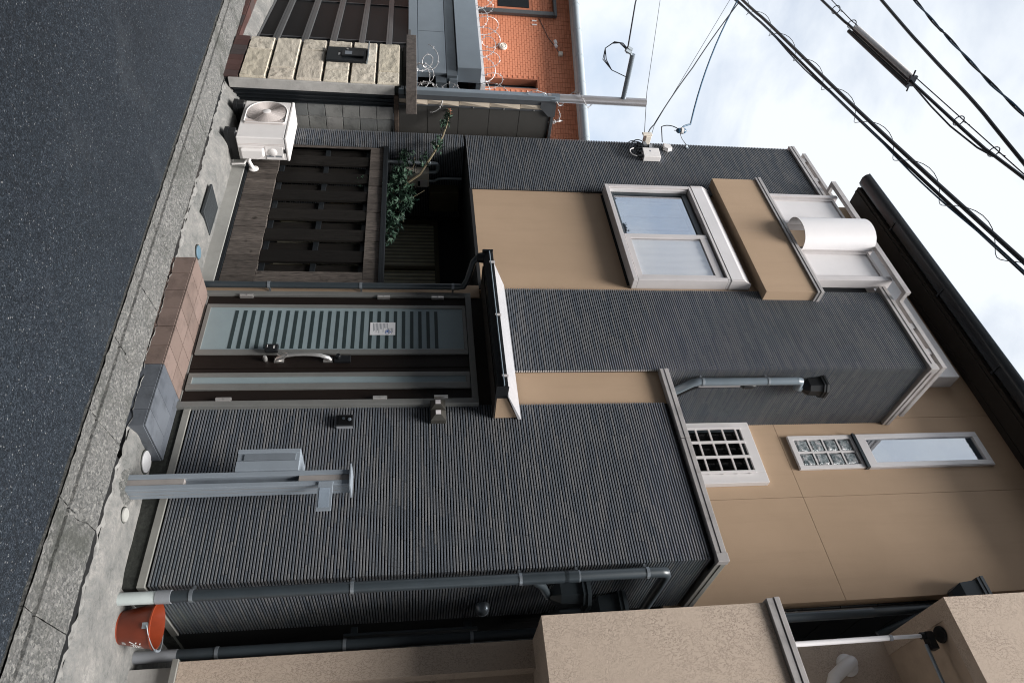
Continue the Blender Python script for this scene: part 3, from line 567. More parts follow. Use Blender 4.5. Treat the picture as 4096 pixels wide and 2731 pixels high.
for k in range(1, 4): z = 5.612 + 0.1508 * k; part('joint_bar', MB().box(-3.472, -3.338, 5.357, YM - 0.001, z - 0.008, z + 0.008).box(-3.318, -3.18, 5.357, YM - 0.001, z - 0.008, z + 0.008), 'white_frame', gb)
gbm = MB(); gbm.add([(0, 0.012, 0), (0.13, 0.012, 0), (0.13, 0.012, 0.134), (0, 0.012, 0.134), (0.02, 0, 0.02), (0.11, 0, 0.02), (0.11, 0, 0.114), (0.02, 0, 0.114)], [(4, 5, 6, 7), (0, 1, 5, 4), (1, 2, 6, 5), (2, 3, 7, 6), (3, 0, 4, 7)])
gme = gbm.mesh('glass_block', 'glass_block')
for x in (-3.470, -3.316):
    for k in range(4): place('glass_block', gme, gb, (x, 5.358, 5.622 + 0.1508 * k - 0.002))

# ---------- entrance door with sidelight
dy = 4.458
door = HP('door', MB().box(-4.567, -4.515, dy, 4.60, 0.13, 2.44).box(-3.358, -3.306, dy, 4.60, 0.13, 2.44).box(-4.515, -3.358, dy, 4.60, 2.388, 2.44).box(-4.515, -3.358, dy + 0.02, 4.60, 0.13, 0.152), 'door_frame', bevel=0.003, label='dark brown front door with striped frosted glass')
DP = lambda nm, mb, mt, **k: part(nm, mb, mt, door, **k)
DP('door_leaf', MB().box(-4.513, -3.70, dy + 0.022, 4.56, 0.153, 2.386), 'door_leaf', bevel=0.002); DP('side_leaf', MB().box(-3.695, -3.36, dy + 0.026, 4.56, 0.153, 2.386), 'door_leaf', bevel=0.002)
DP('glass_surround', MB().box(-4.405, -4.37, dy + 0.004, dy + 0.03, 0.165, 2.384).box(-3.885, -3.835, dy + 0.004, dy + 0.03, 0.165, 2.384).box(-4.37, -3.885, dy + 0.004, dy + 0.03, 2.352, 2.384).box(-4.37, -3.885, dy + 0.004, dy + 0.03, 0.165, 0.20), 'door_frame', bevel=0.003)
DP('glass_surround', MB().box(-3.64, -3.60, dy + 0.006, dy + 0.034, 0.165, 2.384).box(-3.53, -3.475, dy + 0.006, dy + 0.034, 0.165, 2.384).box(-3.60, -3.53, dy + 0.006, dy + 0.034, 2.348, 2.384).box(-3.60, -3.53, dy + 0.006, dy + 0.034, 0.165, 0.20), 'door_frame', bevel=0.003)
DP('frosted_pane', B(-4.37, -3.885, dy + 0.014, dy + 0.021, 0.20, 2.352), 'frosted_glass'); DP('frosted_pane', B(-3.60, -3.53, dy + 0.018, dy + 0.025, 0.20, 2.348), 'frosted_glass')
for k in range(25): z = 0.42 + k * (2.117 - 0.42) / 24; DP('glass_stripe', B(-4.335, -3.90, dy + 0.0125, dy + 0.0138, z - 0.0145, z + 0.0145), 'dark_stripe')
hp = [(-3.775, dy + 0.022, 0.81), (-3.775, dy - 0.012, 0.83), (-3.775, dy - 0.045, 0.90), (-3.775, dy - 0.054, 0.97), (-3.775, dy - 0.056, 1.03), (-3.775, dy - 0.054, 1.09), (-3.775, dy - 0.045, 1.16), (-3.775, dy - 0.012, 1.225), (-3.775, dy + 0.022, 1.245)]
hb = MB().tube(hp, [0.02, 0.02, 0.0155, 0.013, 0.0125, 0.013, 0.0155, 0.02, 0.02], 10); hb.box(-3.797, -3.753, dy + 0.006, dy + 0.0215, 0.795, 0.87); hb.box(-3.797, -3.753, dy + 0.006, dy + 0.0215, 1.185, 1.26)
DP('handle', hb, 'satin_metal', smooth=True)
DP('keypad_lock', MB().box(-3.808, -3.746, dy - 0.006, dy + 0.0215, 1.272, 1.404), 'black_plastic', bevel=0.004); DP('lock_knob', MB().lathe([(0.02, 0.006), (0.02, -0.026), (0.016, -0.03)], (-3.785, dy - 0.008, 1.305), 16, 'y'), 'black_plastic', smooth=True)
DP('thumb_knob', MB().lathe([(0.017, 0.02), (0.02, 0.0), (0.014, -0.03), (0.011, -0.032)], (-3.778, dy, 0.725), 16, 'y'), 'satin_metal', smooth=True)
for x in (-4.512, -3.37):
    for z in (0.47, 1.655, 2.138):
        hm = MB().tube([(x, dy - 0.006, z - 0.055), (x, dy - 0.006, z - 0.003)], 0.0095, 8).tube([(x, dy - 0.006, z + 0.003), (x, dy - 0.006, z + 0.055)], 0.0095, 8).box(x - 0.02, x + 0.02, dy - 0.002, dy + 0.0215, z - 0.055, z + 0.055)
        DP('hinge', hm, 'satin_metal')
# paper notice stuck on the glass
note = thing('notice', 'white paper notice with a blue house mark taped to the striped door glass', 'notice', (-4.125, dy + 0.010, 1.55))
part('sheet', B(-4.197, -4.05, dy + 0.0095, dy + 0.011, 1.548, 1.763), 'paper', note)
tl = MB(); random.seed(3)
for k in range(15):
    z = 1.742 - k * 0.0118; a = -4.187 if k > 3 else -4.13
    tl.box(a, a + (0.055 + random.random() * 0.06) * (1 if k > 3 else 0.75), dy + 0.0088, dy + 0.0094, z - 0.0022, z + 0.0022)
part('printed_lines', tl, 'ink', note)
lg = MB()
hx, hz = -4.085, 1.70
ring = [(-0.02, -0.018), (0.02, -0.018), (0.02, 0.008), (0, 0.024), (-0.02, 0.008)]
for q in range(5):
    a, b = ring[q], ring[(q + 1) % 5]; lg.tube([(hx + a[0], dy + 0.009, hz + a[1]), (hx + b[0], dy + 0.009, hz + b[1])], 0.0018, 4)
lg.box(hx - 0.013, hx + 0.004, dy + 0.0086, dy + 0.0093, hz - 0.012, hz + 0.004)
part('house_logo', lg, 'blue_ink', note)
kbx = thing('key_box', 'small black combination key box hanging on the door handle', 'key box', (-3.86, dy - 0.03, 0.715))
part('case', B(-3.90, -3.825, dy - 0.05, dy - 0.012, 0.718, 0.822), 'black_plastic', kbx, bevel=0.008); part('shackle', MB().tube([(-3.84, dy - 0.03, 0.82), (-3.82, dy - 0.035, 0.86), (-3.79, dy - 0.05, 0.905), (-3.765, dy - 0.06, 0.91), (-3.755, dy - 0.04, 0.885), (-3.80, dy - 0.03, 0.82)], 0.004, 6), 'satin_metal', kbx, smooth=True)
kd = MB()
for k in range(4): kd.box(-3.878 + 0.009 * k, -3.873 + 0.009 * k, dy - 0.0512, dy - 0.0505, 0.785, 0.797)
kd.box(-3.885, -3.86, dy - 0.0512, dy - 0.0505, 0.735, 0.739); part('digits', kd, 'white_paint', kbx)

# ---------- canopy over the door with gutter and downpipe
can = HP('door_canopy', MB().prism([(4.235, 2.555), (4.235, 2.625), (YF - 0.001, 2.742), (YF - 0.001, 2.56)], -4.69, -3.185), 'beige_stucco')
CP = lambda nm, mb, mt, **k: part(nm, mb, mt, can, **k)
CP('canopy_roof', MB().prism([(4.195, 2.632), (4.195, 2.642), (YF - 0.002, 2.772), (YF - 0.002, 2.745)], -4.715, -3.165), 'canopy_metal', bevel=0.002)
CP('canopy_soffit', B(-4.692, -3.183, 4.237, YF - 0.002, 2.545, 2.554), 'eave_dark')
CP('canopy_gutter', MB().prism([(4.232, 2.57), (4.20, 2.548), (4.13, 2.552), (4.108, 2.59), (4.108, 2.632), (4.12, 2.632), (4.125, 2.60), (4.21, 2.59), (4.214, 2.622), (4.232, 2.622)], -4.76, -3.19), 'black_plastic', smooth=True)
CP('gutter_end_cap', B(-3.19, -3.182, 4.10, 4.236, 2.54, 2.636), 'black_plastic'); CP('gutter_end_cap', B(-4.768, -4.76, 4.10, 4.236, 2.54, 2.636), 'black_plastic')
CP('gutter_rod', MB().tube([(-4.74, 4.10, 2.60), (-3.2, 4.10, 2.60)], 0.006, 6), 'pipe_blue')
for x in (-4.6, -3.95, -3.3): CP('gutter_clip', B(x - 0.008, x + 0.008, 4.096, 4.12, 2.59, 2.64), 'pale_frame')
dpx = -4.615
dp = HP('downpipe', MB().tube([(-4.73, 4.17, 2.55), (-4.73, 4.17, 2.50), (-4.715, 4.21, 2.46), (-4.64, 4.37, 2.41), (dpx, 4.425, 2.375), (dpx, 4.43, 2.33), (dpx, 4.43, 0.10)], 0.029, 12), 'pipe_grey', smooth=True)
part('outlet_cup', MB().lathe([(0.045, 0.03), (0.05, 0.0), (0.042, -0.05), (0.031, -0.06)], (-4.73, 4.17, 2.55), 14), 'black_plastic', dp, smooth=True)
for z in (0.65, 1.45, 2.28): part('pipe_bracket', MB().lathe([(0.033, -0.012), (0.033, 0.012)], (dpx, 4.43, z), 14).box(dpx - 0.006, dpx + 0.006, 4.46, 4.51, z - 0.008, z + 0.008), 'bracket_steel', dp)
# ---------- pipes on the right-hand sides
px, py = -1.862, 4.503
dp = HP('downpipe', MB().tube([(px, py, 0.40), (px, py, 3.62), (px, py + 0.012, 3.655), (px, py + 0.05, 3.67), (px, 5.7, 3.67)], 0.037, 14), 'pipe_grey', smooth=True, label='dark grey downpipe at the right-hand corner')
part('pipe_sleeve', MB().lathe([(0.041, -0.16), (0.041, 0.16)], (px, py, 2.80), 16).lathe([(0.041, -0.05), (0.041, 0.05)], (px, py, 2.98), 16), 'pipe_grey', dp, smooth=True)
part('pipe_collar', MB().lathe([(0.042, -0.045), (0.042, 0.045)], (px, py, 0.365), 16), 'pvc_grey', dp, smooth=True); part('pipe_foot', MB().lathe([(0.039, 0), (0.039, 0.25)], (px, py, 0.08), 16), 'pvc_pale', dp, smooth=True, label='pale green plastic foot of the downpipe')
for z in (0.53, 1.52, 2.63, 3.03, 3.52): part('pipe_bracket', MB().lathe([(0.0405, -0.011), (0.0405, 0.011)], (px, py, z), 16).box(-1.935, px, py + 0.02, py + 0.03, z - 0.008, z + 0.008), 'bracket_steel', dp)
def hopper(nm, c, s_, parent, mt='pipe_grey'):
    x, y, z = c
    def ring(a, b, h): return [(x - a, y - b, z + h), (x + a * 0.45, y - b, z + h), (x + a, y - b * 0.45, z + h), (x + a, y + b * 0.45, z + h), (x + a * 0.45, y + b, z + h), (x - a, y + b, z + h)]
    lv = [(0.03, 0.03, -0.12), (0.075, 0.085, -0.05), (0.085, 0.10, 0.10), (0.10, 0.115, 0.102), (0.10, 0.115, 0.13), (0.108, 0.122, 0.132), (0.108, 0.122, 0.16)]
    mb = MB(); vs = []; fs = []
    for a, b, h in lv: vs += ring(a * s_, b * s_, h * s_)
    for i in range(len(lv) - 1): fs += [(i * 6 + j, i * 6 + (j + 1) % 6, (i + 1) * 6 + (j + 1) % 6, (i + 1) * 6 + j) for j in range(6)]
    fs += [tuple(range(6))[::-1], tuple(range((len(lv) - 1) * 6, len(lv) * 6))]; mb.add(vs, fs)
    return part(nm, mb, mt, parent)
hopper('rain_hopper', (-1.85, 4.79, 2.99), 1.0, dp); hopper('rain_hopper', (-1.84, 5.10, 3.33), 1.0, dp)
part('branch_pipe', MB().tube([(px, py + 0.02, 2.72), (px, py + 0.14, 2.80), (-1.85, 4.79, 2.86), (-1.85, 4.79, 2.95)], 0.03, 10).tube([(-1.84, 5.10, 3.2), (-1.84, 5.10, 3.0), (-1.84, 5.2, 2.9)], 0.03, 10), 'pipe_grey', dp, smooth=True)
dp2 = HP('downpipe', MB().tube([(-3.60, 4.585, 5.36), (-3.60, 4.585, 4.42), (-3.60, 4.60, 4.37), (-3.60, 4.68, 4.28), (-3.60, 4.72, 4.24), (-3.60, 4.73, 4.18), (-3.60, 4.73, 4.02)], 0.036, 14), 'pipe_blue', smooth=True, label='blue grey downpipe on the upper side wall')
part('elbow', MB().tube([(-3.60, 4.585, 5.36), (-3.60, 4.59, 5.395), (-3.60, 4.62, 5.40), (-3.60, 4.68, 5.405), (-3.60, 4.69, 5.44)], 0.036, 14), 'pipe_blue', dp2, smooth=True)
for z in (4.46, 5.08): part('pipe_bracket', MB().lathe([(0.040, -0.011), (0.040, 0.011)], (-3.60, 4.585, z), 16).box(X2, -3.6, 4.58, 4.59, z - 0.008, z + 0.008), 'bracket_steel', dp2)
hopper('rain_hopper', (-3.60, 4.69, 5.545), 0.80, dp2, 'black_plastic')
part('conduit', MB().tube([(-3.62, 4.66, 4.95), (-3.62, 4.66, 4.45), (-3.62, 4.70, 4.38), (-3.62, 4.80, 4.28), (-3.62, 4.82, 4.22), (-3.62, 4.82, 4.02)], 0.026, 10), 'black_plastic', dp2, smooth=True)
part('conduit_tape', MB().tube([(-3.592, 4.64, 4.44), (-3.592, 4.64, 4.83)], 0.010, 8), 'pole_alu', dp2, smooth=True); part('conduit_cap', MB().lathe([(0.03, -0.07), (0.034, 0.0), (0.030, 0.03), (0.016, 0.05)], (-3.61, 4.655, 4.94), 12), 'black_plastic', dp2, smooth=True)
dp3 = HP('downpipe', MB().tube([(-1.665, 4.99, 0.36), (-1.665, 4.99, 5.4)], 0.037, 12), 'pipe_grey', smooth=True, label='dark downpipe deep in the gap between the houses')
part('pipe_foot', MB().lathe([(0.039, 0), (0.039, 0.28)], (-1.665, 4.99, 0.09), 14), 'pvc_grey', dp3, smooth=True)
for z in (0.62, 1.45, 2.32): part('pipe_bracket', MB().lathe([(0.0405, -0.011), (0.0405, 0.011)], (-1.665, 4.99, z), 14), 'bracket_steel', dp3)
dp4 = HP('downpipe', MB().tube([(-1.83, 5.47, 4.0), (-1.83, 5.47, 6.4)], 0.04, 12), 'pipe_grey', smooth=True, label='dark downpipe beside the upper beige wall')
for z in (4.95, 5.05): part('pipe_bracket', MB().lathe([(0.044, -0.012), (0.044, 0.012)], (-1.83, 5.47, z), 14), 'bracket_steel', dp4)
hopper('rain_hopper', (-1.87, 5.32, 6.52), 1.0, dp4)
part('branch_pipe', MB().tube([(-1.82, 5.34, 6.38), (-1.74, 5.40, 6.1), (-1.66, 5.55, 5.75)], 0.036, 10), 'pipe_grey', dp4, smooth=True)
HP('vent_hood', MB().lathe([(0.055, 0.0), (0.055, 0.02), (0.05, 0.045), (0.035, 0.07), (0.012, 0.082)], (-1.935, 5.12, 2.42), 18, 'x'), 'stainless', smooth=True)
HP('window_guard', MB().box(-1.93, -1.86, 5.40, 5.43, 1.45, 1.50).box(-1.93, -1.86, 5.40, 5.43, 2.30, 2.36).box(-1.87, -1.85, 5.36, 5.45, 1.40, 2.40), 'pipe_grey', bevel=0.003)
# recess behind the fence
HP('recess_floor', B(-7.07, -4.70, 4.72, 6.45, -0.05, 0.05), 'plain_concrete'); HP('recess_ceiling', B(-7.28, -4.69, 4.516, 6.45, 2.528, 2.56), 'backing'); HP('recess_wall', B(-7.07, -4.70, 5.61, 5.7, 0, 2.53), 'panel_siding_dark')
rw = HP('window', MB().box(-7.0, -6.96, 5.56, 5.609, 0.3, 2.23).box(-6.135, -6.095, 5.56, 5.609, 0.3, 2.23).box(-5.30, -5.26, 5.56, 5.609, 0.3, 2.23).box(-6.96, -6.135, 5.56, 5.609, 2.18, 2.23).box(-6.095, -5.30, 5.56, 5.609, 2.18, 2.23), 'box_ochre', label='ground floor window with striped curtain in the dark recess')
cs = MB(); cd = MB()
for i in range(52):
    x = -6.955 + i * 0.0315; (cs if i % 2 else cd).box(x, x + 0.0305, 5.596 - 0.004 * (i % 2), 5.606, 0.32, 2.178)
part('curtain_stripes', cs, 'striped_curtain', rw); part('curtain_stripes', cd, 'striped_dark', rw)

# ------------------------------------------------------------ porch step
porch = thing('porch_step', 'tiled porch step below the front door, brown at left and slate grey at right', 'step', (-3.7, 4.25, 0))
part('step_core', B(-4.535, -2.862, 4.060, 4.60, -0.15, 0.132), 'concrete_dark', porch)
def tile(x0, x1, y0, y1, mt): part('tile', B(x0, x1, y0, y1, 0.128, 0.14), mt, porch, bevel=0.002)
bx = [-4.54 + 0.1945 * k for k in range(7)]
for k in range(6):
    a, b = bx[k] + 0.003, min(bx[k + 1], -3.39) - 0.003
    if b - a < 0.02: continue
    tile(a, b, 4.052, 4.267, 'porch_tile'); tile(a, b, 4.273, 4.49, 'porch_tile')
    part('riser_tile', B(a, b, 4.050, 4.0595, -0.12, 0.126), 'porch_tile', porch, bevel=0.002)
for a, b in ((-3.388, -3.187), (-3.184, -2.993), (-2.990, -2.857)):
    tile(a, b, 4.052, 4.40, 'slate_tile'); part('riser_tile', B(a, b, 4.050, 4.0595, -0.12, 0.126), 'slate_tile', porch, bevel=0.002)
tile(-3.388, -2.857, 4.403, 4.49, 'slate_tile')
for a, b in ((4.05, 4.27), (4.273, 4.49)): part('riser_tile', B(-2.861, -2.852, a, b, -0.1, 0.1265), 'slate_tile', porch, bevel=0.002)

# ------------------------------------------------------------ drain lids and grate
def lid(c, r, mt, label):
    z = pave_z(c[0], c[1]); t = thing('manhole_cover', label, 'manhole cover', (c[0], c[1], z))
    part('plate', MB().lathe([(r, -0.02), (r, 0.010), (r * 0.93, 0.014), (r * 0.80, 0.012), (r * 0.55, 0.015), (0.004, 0.0155)], (c[0], c[1], z), 28), mt, t, smooth=True)
    part('ring', MB().lathe([(r * 1.2, -0.03), (r * 1.14, 0.004), (r * 1.02, 0.005), (r * 1.02, -0.03)], (c[0], c[1], z), 28, cap=False), 'concrete_dark', t)
lid((-2.785, 4.39), 0.077, 'lid_white', 'white round plastic cover between porch step and letterbox post')
lid((-2.315, 4.27), 0.046, 'plain_concrete', 'small cream round cover to the right of the letterbox post')
lid((-4.93, 4.34), 0.062, 'lid_blue', 'blue round cover beside the brown porch tiles')
gz = pave_z(-5.55, 4.34)
gr = thing('floor_grate', 'dark rectangular metal floor cover set in the stained concrete', 'grate', (-5.53, 4.33, gz))
part('frame', MB().box(-5.74, -5.32, 4.19, 4.205, gz - 0.01, gz + 0.012).box(-5.74, -5.32, 4.455, 4.47, gz - 0.01, gz + 0.012).box(-5.74, -5.725, 4.205, 4.455, gz - 0.01, gz + 0.012).box(-5.335, -5.32, 4.205, 4.455, gz - 0.01, gz + 0.012), 'cast_iron', gr)
for k in range(27): part('grate_bar', B(-5.724 + k * 0.0144, -5.724 + k * 0.0144 + 0.010, 4.206, 4.454, gz - 0.008, gz + 0.010), 'cast_iron', gr)

# ------------------------------------------------------------ letterbox post
PO = thing('letterbox_post', 'grey aluminium entrance post with letterbox and name plate before ribbed wall', 'letterbox', (-2.49, 4.23, 0.06))
Q = lambda nm, mb, mt, **k: part(nm, mb, mt, PO, **k)
Q('post', MB().box(-2.548, -2.513, 4.17, 4.292, 0.05, 1.487).box(-2.467, -2.436, 4.17, 4.292, 0.05, 1.487).box(-2.513, -2.467, 4.235, 4.292, 0.05, 1.487), 'post_alu', bevel=0.002)
Q('post_groove', MB().box(-2.4358, -2.4350, 4.20, 4.204, 0.06, 1.48).box(-2.4358, -2.4350, 4.245, 4.249, 0.06, 1.48), 'satin_metal')
Q('post_insert', B(-2.512, -2.468, 4.176, 4.234, 0.05, 0.43), 'post_insert', bevel=0.001); Q('post_insert', B(-2.512, -2.468, 4.176, 4.234, 1.155, 1.486), 'post_insert', bevel=0.001); Q('light_recess', B(-2.512, -2.468, 4.215, 4.2345, 0.431, 1.154), 'post_recess')
Q('post_cap', B(-2.578, -2.41, 4.145, 4.315, 1.488, 1.500), 'post_alu', bevel=0.002)
lb = Q('letterbox', MB().box(-2.722, -2.552, 4.175, 4.41, 0.735, 1.148), 'post_alu', bevel=0.004)
part('letterbox_door', MB().box(-2.683, -2.635, 4.168, 4.1748, 0.78, 1.12), 'post_recess', lb, bevel=0.002); part('letterbox_rim', MB().box(-2.722, -2.692, 4.166, 4.1747, 0.736, 1.147).box(-2.628, -2.556, 4.166, 4.1747, 0.736, 1.147), 'post_alu', lb, bevel=0.002)
pl = Q('name_plate', B(-2.455, -2.238, 4.160, 4.1695, 1.288, 1.384), 'post_alu', bevel=0.002, label='grey name plate')
part('plate_insert', B(-2.405, -2.262, 4.1575, 4.1598, 1.30, 1.366), 'plate_acrylic', pl)
single('post_footing', MB().grid(frange(-2.62, -2.36, 8), frange(4.09, 4.36, 8), lambda x, y: (x, y, pave_z(x, y) + 0.008 - 0.02 * smooth01((math.hypot(x + 2.49, y - 4.22) - 0.10) / 0.05))), 'gutter_concrete', 'dark mortar patch around the letterbox post foot', 'footing')

# ------------------------------------------------------------ lamp and intercom
lm = thing('wall_lamp', 'square bronze wall lamp with two small lenses beside the door', 'lamp', (-3.235, 4.49, 2.05))
part('back_plate', B(-3.335, -3.137, 4.452, 4.4985, 2.05, 2.17), 'lamp_bronze', lm, bevel=0.003)
for x0 in (-3.333, -3.234):
    x1, z0, z1 = x0 + 0.095, 2.053, 2.167; cx, cz = (x0 + x1) / 2, 2.11
    part('lamp_head', MB().add([(x0, 4.4518, z0), (x1, 4.4518, z0), (x1, 4.4518, z1), (x0, 4.4518, z1), (cx - 0.02, 4.41, cz - 0.022), (cx + 0.02, 4.41, cz - 0.022), (cx + 0.02, 4.41, cz + 0.022), (cx - 0.02, 4.41, cz + 0.022)], [(0, 1, 5, 4), (1, 2, 6, 5), (2, 3, 7, 6), (3, 0, 4, 7), (4, 5, 6, 7)]), 'lamp_bronze', lm)
    part('lens', B(cx - 0.0185, cx + 0.0185, 4.4075, 4.4098, cz - 0.02, cz + 0.02), 'lamp_lens', lm)
ic = thing('intercom', 'black doorbell intercom on the ribbed wall right of the door', 'intercom', (-3.16, 4.47, 1.325))
part('case', B(-3.215, -3.112, 4.462, 4.4985, 1.326, 1.462), 'black_plastic', ic, bevel=0.006); part('face', B(-3.205, -3.122, 4.457, 4.4615, 1.345, 1.45), 'gate_panel', ic, bevel=0.002)
part('camera_lens', MB().lathe([(0.014, 0.0), (0.014, -0.004), (0.008, -0.006)], (-3.165, 4.457, 1.43), 14, 'y'), 'stainless', ic); part('call_button', MB().lathe([(0.012, 0.0), (0.012, -0.003)], (-3.175, 4.457, 1.385), 14, 'y'), 'pipe_grey', ic)
part('bracket_teeth', MB().box(-3.2, -3.12, 4.475, 4.4985, 1.318, 1.3255).box(-3.111, -3.107, 4.47, 4.4985, 1.335, 1.455), 'pvc_grey', ic)

# ------------------------------------------------------------ bucket
bz = 0.095; bc = (-1.745, 4.665)
bk = thing('fire_bucket', 'red metal fire bucket with white lettering by the downpipe foot', 'bucket', (bc[0], bc[1], bz))
pf = [(0.098, 0.0), (0.102, 0.004), (0.098, 0.012), (0.101, 0.02), (0.138, 0.205), (0.143, 0.208), (0.143, 0.216), (0.136, 0.218), (0.131, 0.205), (0.094, 0.018), (0.002, 0.016)]
part('pail', MB().lathe(pf, (bc[0], bc[1], bz), 40, cap=False), 'bucket_red', bk, smooth=True)
part('pail_bottom', MB().lathe([(0.097, 0.003), (0.097, 0.0155)], (bc[0], bc[1], bz), 30), 'bucket_red', bk)
aa = rad(-62)
def bp_(a, h, r=None): r = (0.101 + (0.138 - 0.101) * (h - 0.02) / 0.185) if r is None else r; return Vector((bc[0] + r * math.cos(a), bc[1] + r * math.sin(a), bz + h))
for sgn in (0, math.pi):
    a = rad(-72) + sgn; p0 = bp_(a, 0.17); t_ = Vector((-math.sin(a), math.cos(a), 0)); o_ = Vector((math.cos(a), math.sin(a), 0)) * 0.004
    mb = MB(); q = [p0 + t_ * -0.018 + o_, p0 + t_ * 0.018 + o_, p0 + t_ * 0.018 + o_ + Vector((0, 0, 0.028)), p0 + o_ * 1.6 + Vector((0, 0, 0.048)), p0 + t_ * -0.018 + o_ + Vector((0, 0, 0.028))]
    mb.add(q + [v + o_ for v in q], [(0, 1, 2, 3, 4), (5, 6, 7, 8, 9), (0, 1, 6, 5), (1, 2, 7, 6), (2, 3, 8, 7), (3, 4, 9, 8), (4, 0, 5, 9)]); part('ear', mb, 'galvanised', bk)
e0, e1 = bp_(rad(-72), 0.20, 0.147), bp_(rad(108), 0.20, 0.147)
mid = (e0 + e1) / 2; ax = (e1 - e0).normalized(); fall = Vector((math.cos(rad(25)), math.sin(rad(25)), 0))
hpts = [mid - ax * (0.147 * math.cos(math.pi * i / 20)) + fall * (0.150 * math.sin(math.pi * i / 20)) + Vector((0, 0, 0.030 * math.sin(math.pi * i / 20))) for i in range(21)]
part('bail_handle', MB().tube(hpts, 0.0032, 6), 'galvanised', bk, smooth=True); part('grip', MB().tube(hpts[8:13], 0.008, 8), 'post_recess', bk, smooth=True)
def strokes(lines, a0, h0, sc, wdt):
    mb = MB()
    for (x0, y0), (x1, y1) in lines:
        n_ = 3; L = []
        for i in range(n_ + 1):
            u, v = lerp(x0, x1, i / n_), lerp(y0, y1, i / n_); h = h0 + v * sc; r = 0.101 + 0.037 * (h - 0.02) / 0.185 + 0.0012
            L.append((a0 + u * sc / 0.12, h, r))
        for i in range(n_):
            p0, p1 = bp_(*L[i]), bp_(*L[i + 1]); d = (p1 - p0).normalized(); nrm = Vector((math.cos(L[i][0]), math.sin(L[i][0]), 0)); s_ = d.cross(nrm).normalized() * wdt
            mb.add([p0 - s_, p1 - s_, p1 + s_, p0 + s_], [(0, 1, 2, 3)])
    return mb
kanji = [((-0.5, 0.42), (-0.3, 0.3)), ((-0.55, 0.08), (-0.35, -0.02)), ((-0.55, -0.5), (-0.28, -0.12)), ((0.12, 0.5), (0.12, 0.18)), ((-0.2, 0.42), (-0.08, 0.2)), ((0.48, 0.44), (0.3, 0.2)), ((-0.15, 0.12), (-0.15, -0.5)), ((-0.15, 0.12), (0.42, 0.12)), ((0.42, 0.12), (0.42, -0.5)), ((-0.15, -0.08), (0.42, -0.08)), ((-0.15, -0.27), (0.42, -0.27))]
part('lettering', strokes(kanji, rad(-4), 0.125, 0.075, 0.0035), 'white_paint', bk, label='white painted character')
sm = [((-0.5 + k * 0.24, 0.5), (-0.5 + k * 0.24, -0.5)) for k in range(5)] + [((-0.5, 0.0), (-0.26, 0.0)), ((-0.02, 0.5), (0.2, 0.5)), ((0.22, -0.5), (0.44, -0.5)), ((0.46, 0.0), (0.7, 0.5))]
part('lettering', strokes(sm, rad(-12), 0.05, 0.022, 0.0012), 'white_paint', bk)

# ------------------------------------------------------------ air conditioner outdoor unit
ax0, ax1, ay0, ay1, az0, az1 = -7.285, -6.562, 4.185, 4.455, 0.095, 0.612
ac = thing('air_conditioner', 'white outdoor air conditioner unit on black blocks beside wooden fence', 'air conditioner', (-6.92, 4.32, 0.0))
A = lambda nm, mb, mt, **k: part(nm, mb, mt, ac, **k)
A('casing', B(ax0, ax1, ay0, ay1, az0, az1 - 0.03), 'ac_white', bevel=0.010); A('top_cover', B(ax0 - 0.004, ax1 + 0.004, ay0 - 0.004, ay1 + 0.004, az1 - 0.0295, az1), 'ac_white', bevel=0.009)
fx, fz, fr = -7.052, 0.348, 0.208
gl = MB().lathe([(fr, 0), (fr, -0.001)], (fx, ay0 - 0.001, fz), 40, 'y'); A('fan_opening', gl, 'void')
rim = MB().tube([(fx + (fr + 0.004) * math.cos(a), ay0 - 0.008, fz + (fr + 0.004) * math.sin(a)) for a in frange(math.pi / 2, math.pi * 1.5, 26)] + [(-6.86, ay0 - 0.008, fz - fr - 0.004), (-6.838, ay0 - 0.008, fz - fr + 0.018), (-6.838, ay0 - 0.008, fz + fr - 0.018), (-6.86, ay0 - 0.008, fz + fr + 0.004), (fx, ay0 - 0.008, fz + fr + 0.004)], 0.007, 6)
A('grille_rim', rim, 'ac_white', smooth=True)
rg = MB()
for k in range(19):
    r_ = 0.046 + k * 0.0088
    rg.tube([(fx + r_ * math.cos(a), ay0 - 0.007 - 0.010 * (1 - k / 19), fz + r_ * math.sin(a)) for a in frange(0, 2 * math.pi, 34)], 0.0025, 4, cap=False)
for k in range(12):                                   # the grille runs on to the straight right edge
    x = fx + fr * 0.72 + k * 0.008
    h = fr - 0.006
    y_in = math.sqrt(max(0, fr * fr - (x - fx) ** 2)) if abs(x - fx) < fr else 0
    for s_ in (-1, 1):
        if h - y_in > 0.01: rg.tube([(x, ay0 - 0.008, fz + s_ * y_in), (x, ay0 - 0.008, fz + s_ * h)], 0.0019, 4)
for k in range(8): a = 2 * math.pi * k / 8 + 0.2; rg.tube([(fx + 0.04 * math.cos(a), ay0 - 0.011, fz + 0.04 * math.sin(a)), (fx + fr * math.cos(a), ay0 - 0.005, fz + fr * math.sin(a))], 0.0028, 4)
A('fan_grille', rg, 'ac_grille'); A('grille_corner', B(-6.99 + 0.09, -6.845, ay0 - 0.0015, ay0 - 0.0005, fz - fr, fz + fr), 'ac_grille')
A('grille_hub', MB().lathe([(0.046, 0), (0.046, -0.006), (0.04, -0.009)], (fx, ay0 - 0.012, fz), 28, 'y'), 'ac_white', smooth=True)
A('side_seam', MB().box(ax1 + 0.0005, ax1 + 0.0025, ay0 + 0.075, ay0 + 0.079, az0 + 0.01, az1 - 0.04).box(ax1 + 0.0005, ax1 + 0.0025, ay0 + 0.092, ay0 + 0.096, az0 + 0.01, az1 - 0.04), 'ac_grille')
